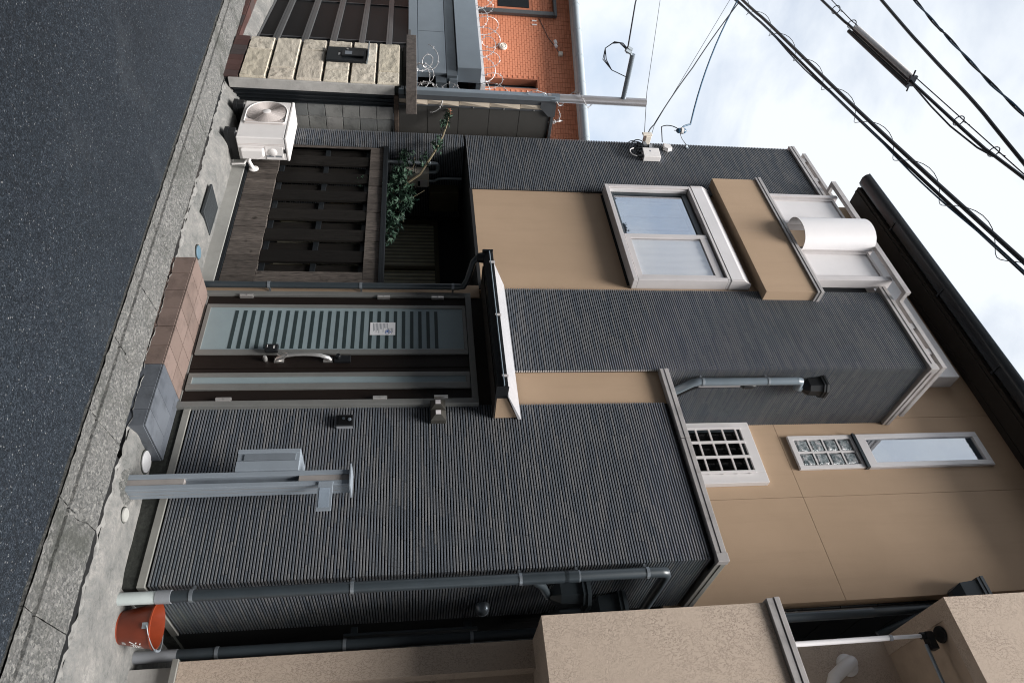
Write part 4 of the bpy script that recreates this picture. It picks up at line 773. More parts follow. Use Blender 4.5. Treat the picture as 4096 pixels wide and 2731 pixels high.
cov = MB().prism([(ay0 + 0.115, az0 + 0.03), (ay0 + 0.235, az0 + 0.03), (ay0 + 0.24, az0 + 0.20), (ay0 + 0.20, az0 + 0.27), (ay0 + 0.115, az0 + 0.27)], ax1 + 0.001, ax1 + 0.055)
A('valve_cover', cov, 'ac_white', bevel=0.018); A('cover_plate', B(ax1 + 0.001, ax1 + 0.006, ay0 + 0.105, ay1 - 0.012, az0 + 0.28, az1 - 0.06), 'ac_white', bevel=0.004)
A('hand_grip', MB().lathe([(0.045, 0.0), (0.045, 0.006), (0.035, 0.012)], (ax1 + 0.004, ay0 + 0.17, az0 + 0.35), 18, 'x'), 'ac_white', smooth=True)
lab = MB().box(ax1 + 0.0062, ax1 + 0.007, ay0 + 0.208, ay0 + 0.23, az0 + 0.285, az0 + 0.36).box(ax1 + 0.0062, ax1 + 0.007, ay0 + 0.208, ay0 + 0.23, az0 + 0.375, az0 + 0.44)
A('rating_label', lab, 'pvc_grey'); A('grip_slot', B(ax1 + 0.0042, ax1 + 0.0065, ay0 + 0.13, ay0 + 0.18, az1 - 0.05, az1 - 0.032), 'void')
A('refrigerant_pipe', MB().tube([(ax1 + 0.03, ay0 + 0.2, az0 + 0.12), (ax1 + 0.045, ay0 + 0.26, az0 + 0.10), (ax1 + 0.04, ay0 + 0.32, az0 + 0.115), (ax1 + 0.03, 4.555, az0 + 0.13)], 0.02, 10).tube([(ax1 + 0.03, ay0 + 0.23, az0 + 0.10), (ax1 + 0.06, ay0 + 0.28, az0 + 0.05), (ax1 + 0.05, ay0 + 0.30, 0.02)], 0.011, 8), 'ac_white', smooth=True)
A('wall_flange', MB().lathe([(0.05, 0.0), (0.05, -0.008), (0.03, -0.016)], (ax1 + 0.03, 4.553, az0 + 0.13), 20, 'y'), 'ac_white', smooth=True)
for x in (-7.19, -6.63):
    bb = MB().box(x - 0.055, x + 0.055, 4.145, 4.475, -0.02, 0.022).box(x - 0.05, x + 0.05, 4.15, 4.475, 0.022, 0.09)
    fb = A('foot_block', bb, 'black_plastic', bevel=0.003)
    part('hollow', MB().box(x - 0.044, x - 0.004, 4.1485, 4.1495, 0.028, 0.054).box(x + 0.004, x + 0.044, 4.1485, 4.1495, 0.028, 0.054).box(x - 0.044, x - 0.004, 4.1485, 4.1495, 0.06, 0.085).box(x + 0.004, x + 0.044, 4.1485, 4.1495, 0.06, 0.085), 'void', fb)
    part('foot_bolt', MB().lathe([(0.012, 0), (0.012, 0.012), (0.006, 0.013), (0.006, 0.022)], (x, 4.165, 0.088), 8), 'satin_metal', fb)

# ------------------------------------------------------------ wooden fence
fe = thing('wooden_fence', 'weathered wooden screen fence with dark slatted opening and black metal cap', 'fence', (-5.95, 4.6, 0))
FY = 4.57
part('concrete_base', B(-7.06, -4.72, 4.548, 4.72, -0.1, 0.128), 'plain_concrete', fe, bevel=0.005); part('bottom_rail', B(-7.062, -4.765, FY - 0.014, 4.66, 0.13, 0.160), 'steel_dark', fe, bevel=0.002)
part('cap_rail', MB().box(-7.062, -4.762, FY - 0.022, 4.68, 1.612, 1.638).box(-7.062, -4.762, FY - 0.022, FY - 0.002, 1.588, 1.612), 'steel_dark', fe, bevel=0.002)
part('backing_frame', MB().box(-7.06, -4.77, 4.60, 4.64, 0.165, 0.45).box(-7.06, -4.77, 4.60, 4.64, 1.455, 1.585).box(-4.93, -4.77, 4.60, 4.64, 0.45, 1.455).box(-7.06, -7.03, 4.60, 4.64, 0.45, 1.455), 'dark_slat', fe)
x = -7.055; random.seed(11); k = 0
while x < -4.79:
    wd = min(random.uniform(0.082, 0.118), -4.775 - x)
    if wd < 0.03: break
    d = random.uniform(-0.002, 0.002)
    part('board', B(x + 0.0025, x + wd - 0.0025, FY + d * 2, 4.599, 0.163, 0.468 + random.uniform(-.003, .003)), 'weathered_board', fe, bevel=0.0015)
    x += wd
x = -7.055
while x < -4.79:
    wd = min(random.uniform(0.13, 0.165), -4.775 - x)
    if wd < 0.03: break
    d = random.uniform(-0.002, 0.002)
    part('board', B(x + 0.0025, x + wd - 0.0025, FY + d * 2, 4.599, 1.442, 1.586), 'weathered_board', fe, bevel=0.0015)
    x += wd
part('board', B(-4.945, -4.775, FY - 0.001, 4.599, 0.4705, 1.4405), 'weathered_board', fe, bevel=0.0015); part('board', B(-7.055, -7.02, FY - 0.001, 4.599, 0.4705, 1.4405), 'weathered_board', fe, bevel=0.0015)
for z0, z1 in ((0.475, 0.52), (0.942, 0.99), (1.395, 1.435)): part('lattice_rail', B(-7.019, -4.947, 4.606, 4.63, z0, z1), 'steel_dark', fe)
for k in range(7):
    a = -5.258 - 0.3205 * k; b = a + 0.163
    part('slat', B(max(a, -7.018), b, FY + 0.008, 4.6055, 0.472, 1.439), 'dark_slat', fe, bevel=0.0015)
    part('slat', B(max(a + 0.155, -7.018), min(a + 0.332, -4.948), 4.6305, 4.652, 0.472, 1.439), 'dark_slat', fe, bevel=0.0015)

# ------------------------------------------------------------ gas meter and distribution box in the recess
gmx = thing('gas_meter', 'cream gas meter with grey pipes half hidden behind maple leaves', 'gas meter', (-6.98, 4.9, 1.9))
part('meter_body', MB().box(-7.05, -6.93, 4.80, 5.01, 1.955, 2.11).box(-7.05, -6.935, 4.80, 5.01, 1.82, 1.945), 'meter_cream', gmx, bevel=0.015); part('meter_flange', B(-7.052, -6.925, 4.795, 5.015, 1.944, 1.956), 'meter_cream', gmx)
part('meter_dial', MB().box(-6.931, -6.922, 4.90, 5.0, 1.975, 2.09), 'ac_white', gmx, bevel=0.006); part('dial_window', B(-6.9225, -6.919, 4.915, 4.985, 1.98, 2.005), 'void', gmx)
part('gas_pipe', MB().tube([(-7.0, 4.84, 2.11), (-7.0, 4.84, 2.17), (-7.0, 4.83, 2.20), (-7.0, 4.79, 2.215), (-7.0, 4.745, 2.215), (-7.0, 4.72, 2.20), (-7.0, 4.715, 2.16), (-7.0, 4.715, 2.03), (-7.0, 4.715, 0.1)], 0.022, 10).tube([(-7.0, 4.96, 2.11), (-7.0, 4.96, 2.18), (-7.0, 4.93, 2.22), (-7.0, 4.92, 2.30), (-7.0, 4.92, 2.5)], 0.017, 10), 'galvanised', gmx, smooth=True)
part('valve', MB().lathe([(0.03, -0.02), (0.03, 0.02), (0.02, 0.03)], (-6.995, 4.715, 2.10), 12).box(-6.98, -6.965, 4.70, 4.73, 2.02, 2.12), 'galvanised', gmx, bevel=0.003)
single('distribution_box', MB().box(-7.062, -6.90, 5.06, 5.34, 2.12, 2.47).box(-6.899, -6.89, 5.20, 5.33, 2.20, 2.42), 'box_ochre', 'dull ochre box on the side wall deep in the recess', 'box', bevel=0.008)

# ------------------------------------------------------------ maple
mpl = thing('maple_tree', 'young green maple leaning out over the wooden fence', 'maple', (-6.35, 4.95, 0.05))
br = [[(-6.35, 4.95, 0.05), (-6.38, 4.93, 0.7), (-6.45, 4.88, 1.3), (-6.55, 4.80, 1.72), (-6.72, 4.68, 2.0), (-6.90, 4.50, 2.16), (-7.05, 4.38, 2.26), (-7.22, 4.30, 2.32), (-7.45, 4.28, 2.35)],
      [(-6.45, 4.88, 1.3), (-6.30, 4.82, 1.6), (-6.1, 4.76, 1.80), (-5.9, 4.72, 1.82)], [(-6.55, 4.80, 1.72), (-6.7, 4.76, 1.85), (-6.95, 4.72, 1.93), (-7.15, 4.66, 1.95)], [(-6.30, 4.82, 1.6), (-6.35, 4.74, 1.9), (-6.42, 4.68, 2.05)], [(-6.38, 4.93, 0.7), (-6.0, 4.85, 1.3), (-5.75, 4.75, 1.65)],
      [(-6.38, 4.93, 0.9), (-6.40, 4.75, 1.2), (-6.43, 4.62, 1.36)]]
tk = MB()
for i, p in enumerate(br): tk.tube(p, [0.022 * (1 - 0.75 * j / (len(p) - 1)) if i == 0 else 0.009 * (1 - 0.7 * j / (len(p) - 1)) for j in range(len(p))], 6)
part('trunk', tk, 'bark', mpl, smooth=True)
def maple_leaf(sz, droop):
    lob = [(-118, 0.42), (-62, 0.78), (0, 1.0), (62, 0.78), (118, 0.42)]; vs = [(0, 0, 0)]; ring = []
    for i, (a, L) in enumerate(lob):
        def pt(ang, r_): q = rad(ang); return (math.sin(q) * r_ * sz, math.cos(q) * r_ * sz, -droop * sz * r_ * r_)
        ring += [pt(a - 14, 0.52 * L), pt(a - 3, 0.82 * L), pt(a, L), pt(a + 3, 0.82 * L), pt(a + 14, 0.52 * L)]
        if i < 4: ring.append(pt(a + 30, 0.24))
    vs += ring; n_ = len(ring); fs = [(0, 1 + i, 1 + i + 1) for i in range(n_ - 1)]
    vs += [(0.003 * sz / .05, 0, 0), (0, -0.55 * sz, -0.12 * sz)]; fs.append((0, len(vs) - 2, len(vs) - 1))
    return MB().add(vs, fs)
lm_ = [maple_leaf(0.060, 0.25), maple_leaf(0.050, 0.45), maple_leaf(0.070, 0.35), maple_leaf(0.040, 0.15)]
lme = [q.mesh('leaf', 'leaf') for q in lm_]
random.seed(21); spots = []
def blob(c, r, n_, young=0):
    for _ in range(n_):
        v = Vector((random.gauss(0, 1), random.gauss(0, 1), random.gauss(0, 1))).normalized() * random.random() ** 0.45
        spots.append((Vector(c) + Vector((v.x * r[0], v.y * r[1], v.z * r[2])), young))
blob((-6.25, 4.70, 1.70), (0.62, 0.14, 0.17), 230); blob((-5.78, 4.68, 1.66), (0.30, 0.10, 0.10), 80); blob((-6.62, 4.68, 1.80), (0.46, 0.12, 0.14), 150); blob((-6.25, 4.68, 1.86), (0.26, 0.10, 0.10), 60)
blob((-7.0, 4.62, 1.86), (0.20, 0.09, 0.10), 42); blob((-6.84, 4.55, 2.05), (0.15, 0.06, 0.07), 20); blob((-6.95, 4.42, 2.20), (0.18, 0.08, 0.08), 34, 1); blob((-7.18, 4.31, 2.27), (0.14, 0.05, 0.06), 24, 1); blob((-7.38, 4.28, 2.33), (0.10, 0.04, 0.05), 18, 1); blob((-6.43, 4.60, 1.36), (0.08, 0.02, 0.07), 7)
spots.sort(key=lambda s_: s_[0].y); rest_mb = MB()
for i, (p, yg) in enumerate(spots):
    eul = (rad(random.gauss(35, 30)), rad(random.gauss(0, 28)), random.uniform(0, 6.28))
    if i < 296: place('leaf', lme[i % 4], mpl, p, eul)
    else:
        R_ = Matrix.LocRotScale(p, __import__('mathutils').Euler(eul), None); q = lm_[i % 4]
        rest_mb.add([tuple(R_ @ Vector(v)) for v in q.v], q.f)
part('foliage', rest_mb, 'leaf', mpl, kind='stuff')
tipm = MB()
for k in range(6): R_ = Matrix.LocRotScale(Vector((-7.46 + 0.02 * k, 4.27, 2.335 + 0.012 * (k % 3))), __import__('mathutils').Euler((rad(60), rad(20 * k), k * 1.1)), None); tipm.add([tuple(R_ @ Vector(v)) for v in lm_[3].v], lm_[3].f)
part('red_leaf_tip', tipm, 'leaf_red', mpl)

# ------------------------------------------------------------ wall fittings on the upper left siding
jb = thing('telecom_box', 'white wall box with black plugs and cable loops on the siding', 'box', (-6.98, 4.46, 4.65))
part('case', MB().prism([(-7.075, 4.66), (-6.885, 4.64), (-6.885, 4.85), (-7.075, 4.865)], 4.43, 4.4985, 'y'), 'ac_white', jb, bevel=0.006); part('mark', B(-7.02, -6.99, 4.4285, 4.4296, 4.735, 4.752), 'ink', jb)
part('plug', MB().tube([(-6.93, 4.455, 4.65), (-6.93, 4.455, 4.58)], 0.018, 8).tube([(-7.13, 4.455, 4.76), (-7.13, 4.455, 4.62)], 0.027, 8).tube([(-7.08, 4.45, 4.69), (-7.08, 4.45, 4.60)], 0.016, 8), 'black_plastic', jb)
part('clamp', MB().lathe([(0.032, -0.02), (0.032, 0.02)], (-7.13, 4.455, 4.775), 12).box(-7.21, -7.12, 4.43, 4.4985, 4.69, 4.735), 'pvc_grey', jb)
lp = MB(); random.seed(5)
for k in range(7):
    c = Vector((-7.10 + random.uniform(-0.06, 0.06), 4.455 + random.uniform(-0.03, 0.02), 4.60 + random.uniform(-0.03, 0.05))); r_ = random.uniform(0.05, 0.10)
    lp.tube(arc(c, r_, random.uniform(0, 2), random.uniform(3.6, 6), 14, (1, 0.2, 0), (0, 0.1, 1)), 0.006, 5)
part('cable_loop', lp, 'cable_black', jb, smooth=True); part('cable_loop', MB().tube(arc((-7.0, 4.45, 4.58), 0.085, 3.4, 6.1, 12, (1, 0, 0), (0, 0, 1)), 0.007, 6), 'ac_white', jb, smooth=True)
single('cable_entry_cover', MB().prism([(-7.225, 4.97), (-7.135, 4.955), (-7.10, 5.0), (-7.12, 5.06), (-7.20, 5.05)], 4.45, 4.4985, 'y'), 'ac_white', 'small pale cable entry cover above the white wall box', 'cover', bevel=0.006)
single('cable_bracket', MB().box(-7.30, -7.20, 4.36, 4.47, 4.72, 4.79).box(-7.27, -7.21, 4.34, 4.36, 4.68, 4.80), 'meter_cream', 'cream cable bracket at the outer edge of the siding', 'bracket', bevel=0.006)
ins = thing('insulator', 'striped ceramic insulator hanging on a wire hook beside the siding', 'insulator', (-7.36, 4.38, 5.20))
part('spool', MB().lathe([(0.012, -0.07), (0.03, -0.05), (0.034, -0.03), (0.024, -0.01), (0.034, 0.01), (0.036, 0.03), (0.024, 0.05), (0.012, 0.06)], (-7.37, 4.36, 5.215), 14), 'cable_blue', ins, smooth=True)
part('porcelain', MB().lathe([(0.02, -0.02), (0.041, -0.01), (0.041, 0.02), (0.02, 0.03)], (-7.37, 4.36, 5.215), 14).tube([(-7.37, 4.36, 5.12), (-7.37, 4.36, 5.30)], 0.006, 6), 'ac_white', ins, smooth=True)
part('hook', MB().tube([(-7.35, 4.39, 5.20), (-7.31, 4.43, 5.225), (-7.29, 4.455, 5.25), (-7.22, 4.47, 5.275), (-7.205, 4.497, 5.28)], 0.005, 6).lathe([(0.02, -0.006), (0.02, 0.006)], (-7.205, 4.49, 5.282), 10, 'y'), 'galvanised', ins)

# ------------------------------------------------------------ stone garden wall of the left-hand neighbour
sw = thing('stone_wall', 'garden wall of big pitted sandstone blocks with dark concrete cap', 'wall', (-7.97, 4.1, -0.1))
part('wall_core', MB().box(-8.43, -7.49, 4.035, 4.125, -0.1, 1.79), 'concrete_dark', sw)
zc = [0.0, 0.305, 0.606, 0.906, 1.202, 1.505, 1.775]; sp = [-8.13, -7.72, -8.17, -7.735, -7.96, -7.755]
def rock(x0, x1, z0, z1, seed):
    mb = MB(); nx, nz = 16, 6; e = 0.010
    def fn(u, v):
        x, z = lerp(x0, x1, u), lerp(z0, z1, v); b = min(x - x0, x1 - x, z - z0, z1 - z)
        return (x, 4.035 - 0.034 * smooth01(b / e) - (0.006 * fbm(x * 9, z * 9, seed) + 0.004 * fbm(x * 40, z * 40, seed)) * smooth01(b / e), z)
    us = [0, 0.02, 0.05] + frange(0.12, 0.88, nx) + [0.95, 0.98, 1]
    return mb.grid(us, us, fn)
for i in range(6):
    z0, z1 = zc[i] + 0.009, zc[i + 1] - 0.009; xs = [-8.45, sp[i], -7.49]
    if i == 3: xs = [-8.45, -8.16, -7.735, -7.49]
    for j in range(len(xs) - 1): part('stone_block', rock(xs[j] + 0.004, xs[j + 1] - 0.004, z0, z1, i * 3 + j), 'pitted_stone', sw, smooth=True)
part('cap_bed', MB().box(-8.40, -7.50, 4.06, 4.125, 1.78, 1.80).box(-8.46, -7.47, 4.04, 4.125, 1.80, 1.812).box(-8.5, -7.45, 4.025, 4.125, 1.818, 1.83), 'concrete_dark', sw)
part('wall_cap', MB().box(-8.70, -7.32, 3.985, 4.28, 1.838, 1.962), 'cap_concrete', sw, bevel=0.006)
part('end_face', MB().box(-7.489, -7.462, 4.022, 4.135, -0.1, 1.71), 'concrete_pale', sw, bevel=0.004)
for k in range(8): part('plinth_tile', B(-8.45 + 0.12 * k, -8.45 + 0.12 * k + 0.116, 4.005, 4.03, -0.16, 0.0), 'red_tile', sw, bevel=0.002)
dpn = thing('door_phone', 'tall black door phone plate with sloping hood on the sandstone wall', 'door phone', (-8.07, 3.985, 0.92))
part('plate', B(-8.235, -7.905, 3.972, 4.0005, 0.92, 1.372), 'steel_dark', dpn, bevel=0.004)
part('hood', MB().prism([(3.90, 1.40), (3.90, 1.412), (4.0, 1.392), (4.0, 1.374)], -8.27, -7.90), 'stainless', dpn)
part('phone_unit', B(-8.13, -8.0, 3.955, 3.9715, 1.09, 1.345), 'black_plastic', dpn, bevel=0.006); part('camera_window', B(-8.105, -8.025, 3.9525, 3.9545, 1.13, 1.21), 'post_recess', dpn); part('name_slot', B(-8.085, -8.035, 3.9695, 3.9715, 1.055, 1.075), 'white_paint', dpn)
part('screw', MB().lathe([(0.012, 0), (0.012, -0.006)], (-8.19, 3.972, 1.15), 10, 'y'), 'satin_metal', dpn)
ch = thing('steel_channel', 'black grooved steel channel upright behind the sandstone wall end', 'channel', (-7.47, 4.21, -0.05))
part('web', B(-7.50, -7.475, 4.136, 4.285, -0.06, 1.70), 'steel_dark', ch); 
for y in (4.137, 4.18, 4.225, 4.268): part('flange', B(-7.4748, -7.452, y, y + 0.013, -0.06, 1.70), 'steel_dark', ch)
bw = thing('block_wall', 'stained concrete block boundary wall with brown cap in the gap', 'wall', (-7.53, 5.5, -0.1))
part('block_core', B(-7.58, -7.484, 4.29, 8.0, -0.1, 1.675), 'concrete_pale', bw)
for i in range(9):
    for j in range(7):
        y0 = 4.29 if j == 0 else 4.457 + 0.4 * (j - 1); y1 = 4.447 + 0.4 * j
        part('block', B(-7.4845, -7.470, y0, y1, -0.06 + 0.195 * i, -0.06 + 0.195 * i + 0.187), 'block', bw, bevel=0.003)
part('wall_cap', B(-7.60, -7.45, 4.13, 8.0, 1.70, 1.755), 'rust_cap', bw, bevel=0.006)
# ------------------------------------------------------------ tall steel screen on the boundary wall
sf = thing('steel_screen', 'tall dark panelled steel screen on the boundary wall beside siding', 'fence', (-7.47, 4.8, 1.755))
T = lambda nm, mb, mt, **k: part(nm, mb, mt, sf, **k)
T('corner_post', MB().box(-7.53, -7.45, 4.045, 4.105, 1.757, 3.59), 'stainless', bevel=0.004); T('post_flange', B(-7.52, -7.455, 4.106, 4.165, 1.757, 3.59), 'fence_steel', bevel=0.003)
for k in range(6):
    z = 1.757 + (0.336 if k else 0) + 0.363 * max(0, k - 1); z1 = min(z + (0.363 if k else 0.336), 3.56)
    if z1 - z < 0.05: continue
    T('panel_edge', MB().add([(-7.462, 4.166, z + 0.004), (-7.462, 4.166, z1 - 0.004), (-7.447, 4.222, z1 - 0.004), (-7.475, 4.222, z + 0.004), (-7.49, 4.166, z + 0.004), (-7.49, 4.166, z1 - 0.004), (-7.49, 4.222, z1 - 0.004), (-7.49, 4.222, z + 0.004)], [(0, 1, 2, 3), (4, 5, 6, 7), (0, 1, 5, 4), (1, 2, 6, 5), (2, 3, 7, 6), (3, 0, 4, 7)]), 'cream_sheet')
    T('screen_panel', B(-7.485, -7.468, 4.245, 7.6, z + 0.003, z1 - 0.003), 'fence_panel')
    T('bolt', MB().lathe([(0.008, 0), (0.008, 0.008)], (-7.456, 4.233, z + 0.17), 8, 'x'), 'satin_metal')
T('screen_backing', B(-7.50, -7.486, 4.17, 7.6, 1.757, 3.56), 'fence_panel'); T('clamp_bar', B(-7.49, -7.456, 4.223, 4.244, 1.757, 3.56), 'fence_steel', bevel=0.002); T('top_rail', B(-7.53, -7.45, 4.166, 7.6, 3.562, 3.60), 'fence_steel', bevel=0.003)
T('gusset', MB().prism([(4.12, 3.42), (4.19, 3.42), (4.30, 3.53), (4.30, 3.61), (4.12, 3.61)], -7.4495, -7.443), 'fence_steel')
pp = thing('service_pole', 'round aluminium service pole with side arm above the steel screen', 'pole', (-7.5, 4.08, 3.6))
part('mast', MB().tube([(-7.5, 4.085, 3.50), (-7.5, 4.085, 4.71)], 0.05, 20), 'pole_alu', pp, smooth=True); part('mast_cap', MB().lathe([(0.054, -0.08), (0.054, 0.02)], (-7.5, 4.085, 3.62), 8), 'stainless', pp)
part('side_arm', MB().tube([(-7.5, 4.05, 4.42), (-7.5, 3.50, 4.405)], 0.029, 14), 'stainless', pp, smooth=True)
part('arm_fitting', MB().tube([(-7.5, 3.53, 4.40), (-7.5, 3.46, 4.36)], 0.016, 8).tube([(-7.52, 3.46, 4.39), (-7.52, 3.43, 4.33)], 0.02, 8).tube([(-7.47, 3.47, 4.36), (-7.47, 3.44, 4.30)], 0.02, 8).lathe([(0.022, -0.03), (0.026, 0), (0.022, 0.03)], (-7.5, 3.47, 4.35), 10), 'galvanised', pp)
lw = MB()
for k in range(3): lw.tube([(-7.5, 3.44 + 0.01 * k, 4.33), (-7.5, 3.38, 4.26 - 0.02 * k), (-7.5, 3.37 + 0.01 * k, 4.16 - 0.01 * k), (-7.5, 3.45, 4.07), (-7.5, 3.58, 4.07 + 0.02 * k), (-7.5, 3.70, 4.20), (-7.5, 3.77, 4.38)], 0.0055, 5)
part('drip_loop', lw, 'cable_black', pp, smooth=True)
part('feeder_wire', MB().tube([(-7.5, 3.44, 4.33), (-7.62, 3.36, 4.36), (-8.3, 3.25, 4.55), (-9.6, 3.1, 5.0), (-12, 2.9, 5.9)], 0.009, 6), 'cable_black', pp, smooth=True)

# ------------------------------------------------------------ neighbour's gate and steel carport front
ga = math.atan2(0.126, -0.992) - math.pi      # runs slightly away from the street towards the left
gate = thing('gate', 'dark panelled gate with brown aluminium rails left of the sandstone wall', 'gate', (-9.5, 4.36, -0.1))
GC = (-8.3, 4.205)
def gpart(nm, x0, x1, y0, y1, z0, z1, mt, **k): part(nm, MB().box(GC[0] + x0, GC[0] + x1, GC[1] + y0, GC[1] + y1, z0, z1).rot(GC, ga), mt, gate, **k)
rz = [(-0.16, -0.04), (0.143, 0.225), (0.498, 0.583), (0.856, 0.938), (1.221, 1.297), (1.571, 1.648), (1.86, 1.90)]
for a, b in rz:
    gpart('gate_rail', -4.2, 0, -0.02, 0.04, a, b, 'gate_brown', bevel=0.003)
    gpart('rail_groove', -4.2, 0, -0.0208, -0.0203, (a * 2 + b) / 3, (a * 2 + b) / 3 + 0.004, 'steel_dark')
for i in range(6):
    for a, b in ((-4.2, -2.5), (-2.49, -0.86), (-0.845, 0)): gpart('gate_pane', a, b, 0.008, 0.02, rz[i][1], rz[i + 1][0], 'gate_panel')
    for x in (-2.495, -0.853): gpart('mullion', x - 0.007, x + 0.007, -0.006, 0.03, rz[i][1], rz[i + 1][0], 'fence_steel')
gpart('latch', -0.52, -0.50, -0.026, -0.021, 0.885, 0.90, 'white_paint')
es = thing('entrance_slab', 'red brown tiled slab in front of the neighbouring gate', 'slab', (-10, 4.15, -0.3))
part('slab_core', B(-13, -8.47, 4.06, 4.6, -0.5, -0.165), 'mortar_grey', es)
for k in range(14):
    x = -8.475 - 0.3 * (k + 1)
    part('tile', B(x, x + 0.295, 4.045, 4.30, -0.163, -0.150), 'red_tile', es, bevel=0.002); part('tile', B(x, x + 0.295, 4.305, 4.58, -0.163, -0.150), 'red_tile', es, bevel=0.002); part('riser_tile', B(x, x + 0.295, 4.040, 4.0595, -0.40, -0.166), 'red_tile', es, bevel=0.002)
cp = thing('steel_carport', 'brushed steel carport front with deep box beam above the gate', 'carport', (-9.6, 4.5, 1.8))
CA = rad(7.2); CC = (-8.78, 4.42)
def cpart(nm, mbx, mt, **k): part(nm, mbx.rot(CC, CA), mt, cp, **k)
CB = lambda x0, x1, y0, y1, z0, z1: MB().box(CC[0] + x0, CC[0] + x1, CC[1] + y0, CC[1] + y1, z0, z1)
cpart('box_beam', CB(-4, 0, 0, 0.22, 2.508, 2.828), 'stainless', bevel=0.004); cpart('lower_fascia', CB(-4, 0.05, 0.06, 0.14, 1.992, 2.36), 'stainless', bevel=0.003); cpart('fascia_seam', CB(-0.9, -0.894, 0.0585, 0.0598, 1.995, 2.357), 'stainless_dark')
cpart('lower_rail', CB(-4, 0.25, 0.05, 0.15, 1.862, 1.985), 'stainless', bevel=0.003); cpart('upper_rail', CB(-4, 0.1, 0.06, 0.15, 2.365, 2.50), 'stainless_dark', bevel=0.003); cpart('beam_plate', CB(0.02, 0.12, 0.10, 0.24, 2.40, 2.51), 'stainless', bevel=0.003)
cpart('corner_block', CB(0.06, 0.2, 0.10, 0.30, 2.22, 2.36), 'stainless_dark', bevel=0.003); cpart('carport_post', CB(0.24, 0.36, 0.2, 0.32, -0.1, 2.9), 'stainless_dark', bevel=0.003); cpart('carport_post', CB(0.62, 0.76, 0.3, 0.42, -0.1, 2.75), 'fence_steel', bevel=0.003)
cpart('brace', MB().tube([(CC[0] + 0.3, CC[1] + 0.2, 2.95), (CC[0] + 0.75, CC[1] + 0.1, 3.05)], 0.025, 4), 'pole_alu'); cpart('roof_edge', CB(-4, 0.0, 0.23, 0.33, 2.835, 2.90), 'white_frame'); cpart('roof_sheet', CB(-4, 0.0, 0.24, 2.5, 2.77, 2.83), 'stainless_dark')
cpart('dark_interior', CB(-4, 0.9, 0.9, 0.95, -0.1, 2.76), 'backing')

# ------------------------------------------------------------ barbed wire
def barbed(name, label, path, r=0.0042, seed=1):
    random.seed(seed); mb = MB(); pts = [Vector(p) for p in path]
    mb.tube(pts, r, 5)
    acc = 0
    for i in range(1, len(pts)):
        acc += (pts[i] - pts[i - 1]).length
        if acc > 0.075:
            acc = 0; t = (pts[i] - pts[i - 1]).normalized(); u = t.orthogonal().normalized(); v = t.cross(u)
            for k in range(2):
                a = random.uniform(0, 6.28); d = (u * math.cos(a) + v * math.sin(a)) * 0.018 + t * 0.006
                mb.tube([pts[i] - d, pts[i], pts[i] + d], 0.0028, 4)
    single(name, mb, 'wire_galv', label, 'barbed wire', 'barbed wire along the boundary')
def coil(p0, p1, r0, turns, seed, squash=1.0, n_=26):
    random.seed(seed); p0, p1 = Vector(p0), Vector(p1); d = (p1 - p0); t = d.normalized(); u = t.cross(Vector((0, 0, 1))).normalized(); v = Vector((0, 0, 1)); out = []
    N = int(turns * n_); w1, w2 = random.random() * 9, random.random() * 9
    for i in range(N + 1):
        f = i / N; a = 2 * math.pi * turns * f; rr = r0 * (1 + 0.35 * math.sin(a * 0.37 + w1)) ; c = p0 + d * f + v * 0.05 * math.sin(a * 0.21 + w2)
        out.append(c + u * rr * squash * math.cos(a) + v * rr * math.sin(a) + t * 0.1 * math.sin(a * 0.6))
    return out
barbed('barbed_wire', 'tangled barbed wire loops on the dark cap of the sandstone wall', coil((-8.55, 4.16, 2.07), (-7.50, 4.16, 2.07), 0.105, 5.5, 4), seed=2)
barbed('barbed_wire', 'sagging barbed wire strand from wall cap to carport beam', coil((-7.6, 4.2, 2.18), (-8.35, 4.55, 2.75), 0.15, 2.4, 8), seed=3)
barbed('barbed_wire', 'row of barbed wire loops along the carport roof edge', coil((-8.35, 4.75, 2.98), (-12.3, 4.25, 2.98), 0.155, 15, 12, 0.7), seed=4)
barbed('barbed_wire', 'barbed wire draped over the dark slot window of orange wall', [(-7.95, 4.5, 2.95), (-7.85, 4.42, 3.05), (-7.72, 4.3, 3.1), (-7.6, 4.18, 3.12), (-7.55, 4.12, 3.02), (-7.52, 4.08, 3.1), (-7.5, 4.03, 3.26), (-7.5, 4.0, 3.36), (-7.5, 4.03, 3.46), (-7.5, 4.07, 3.52)], seed=5)
barbed('barbed_wire', 'barbed wire wound around the aluminium service pole', [(-7.5 + 0.075 * math.cos(a), 4.085 + 0.085 * math.sin(a), 3.60 + 0.055 * a) for a in frange(0, 8.2, 60)], seed=6)
barbed('barbed_wire', 'barbed wire loops beyond the top corner of the steel screen', coil((-7.52, 4.22, 3.66), (-7.52, 4.75, 3.66), 0.09, 2.5, 9, 0.6), seed=7)

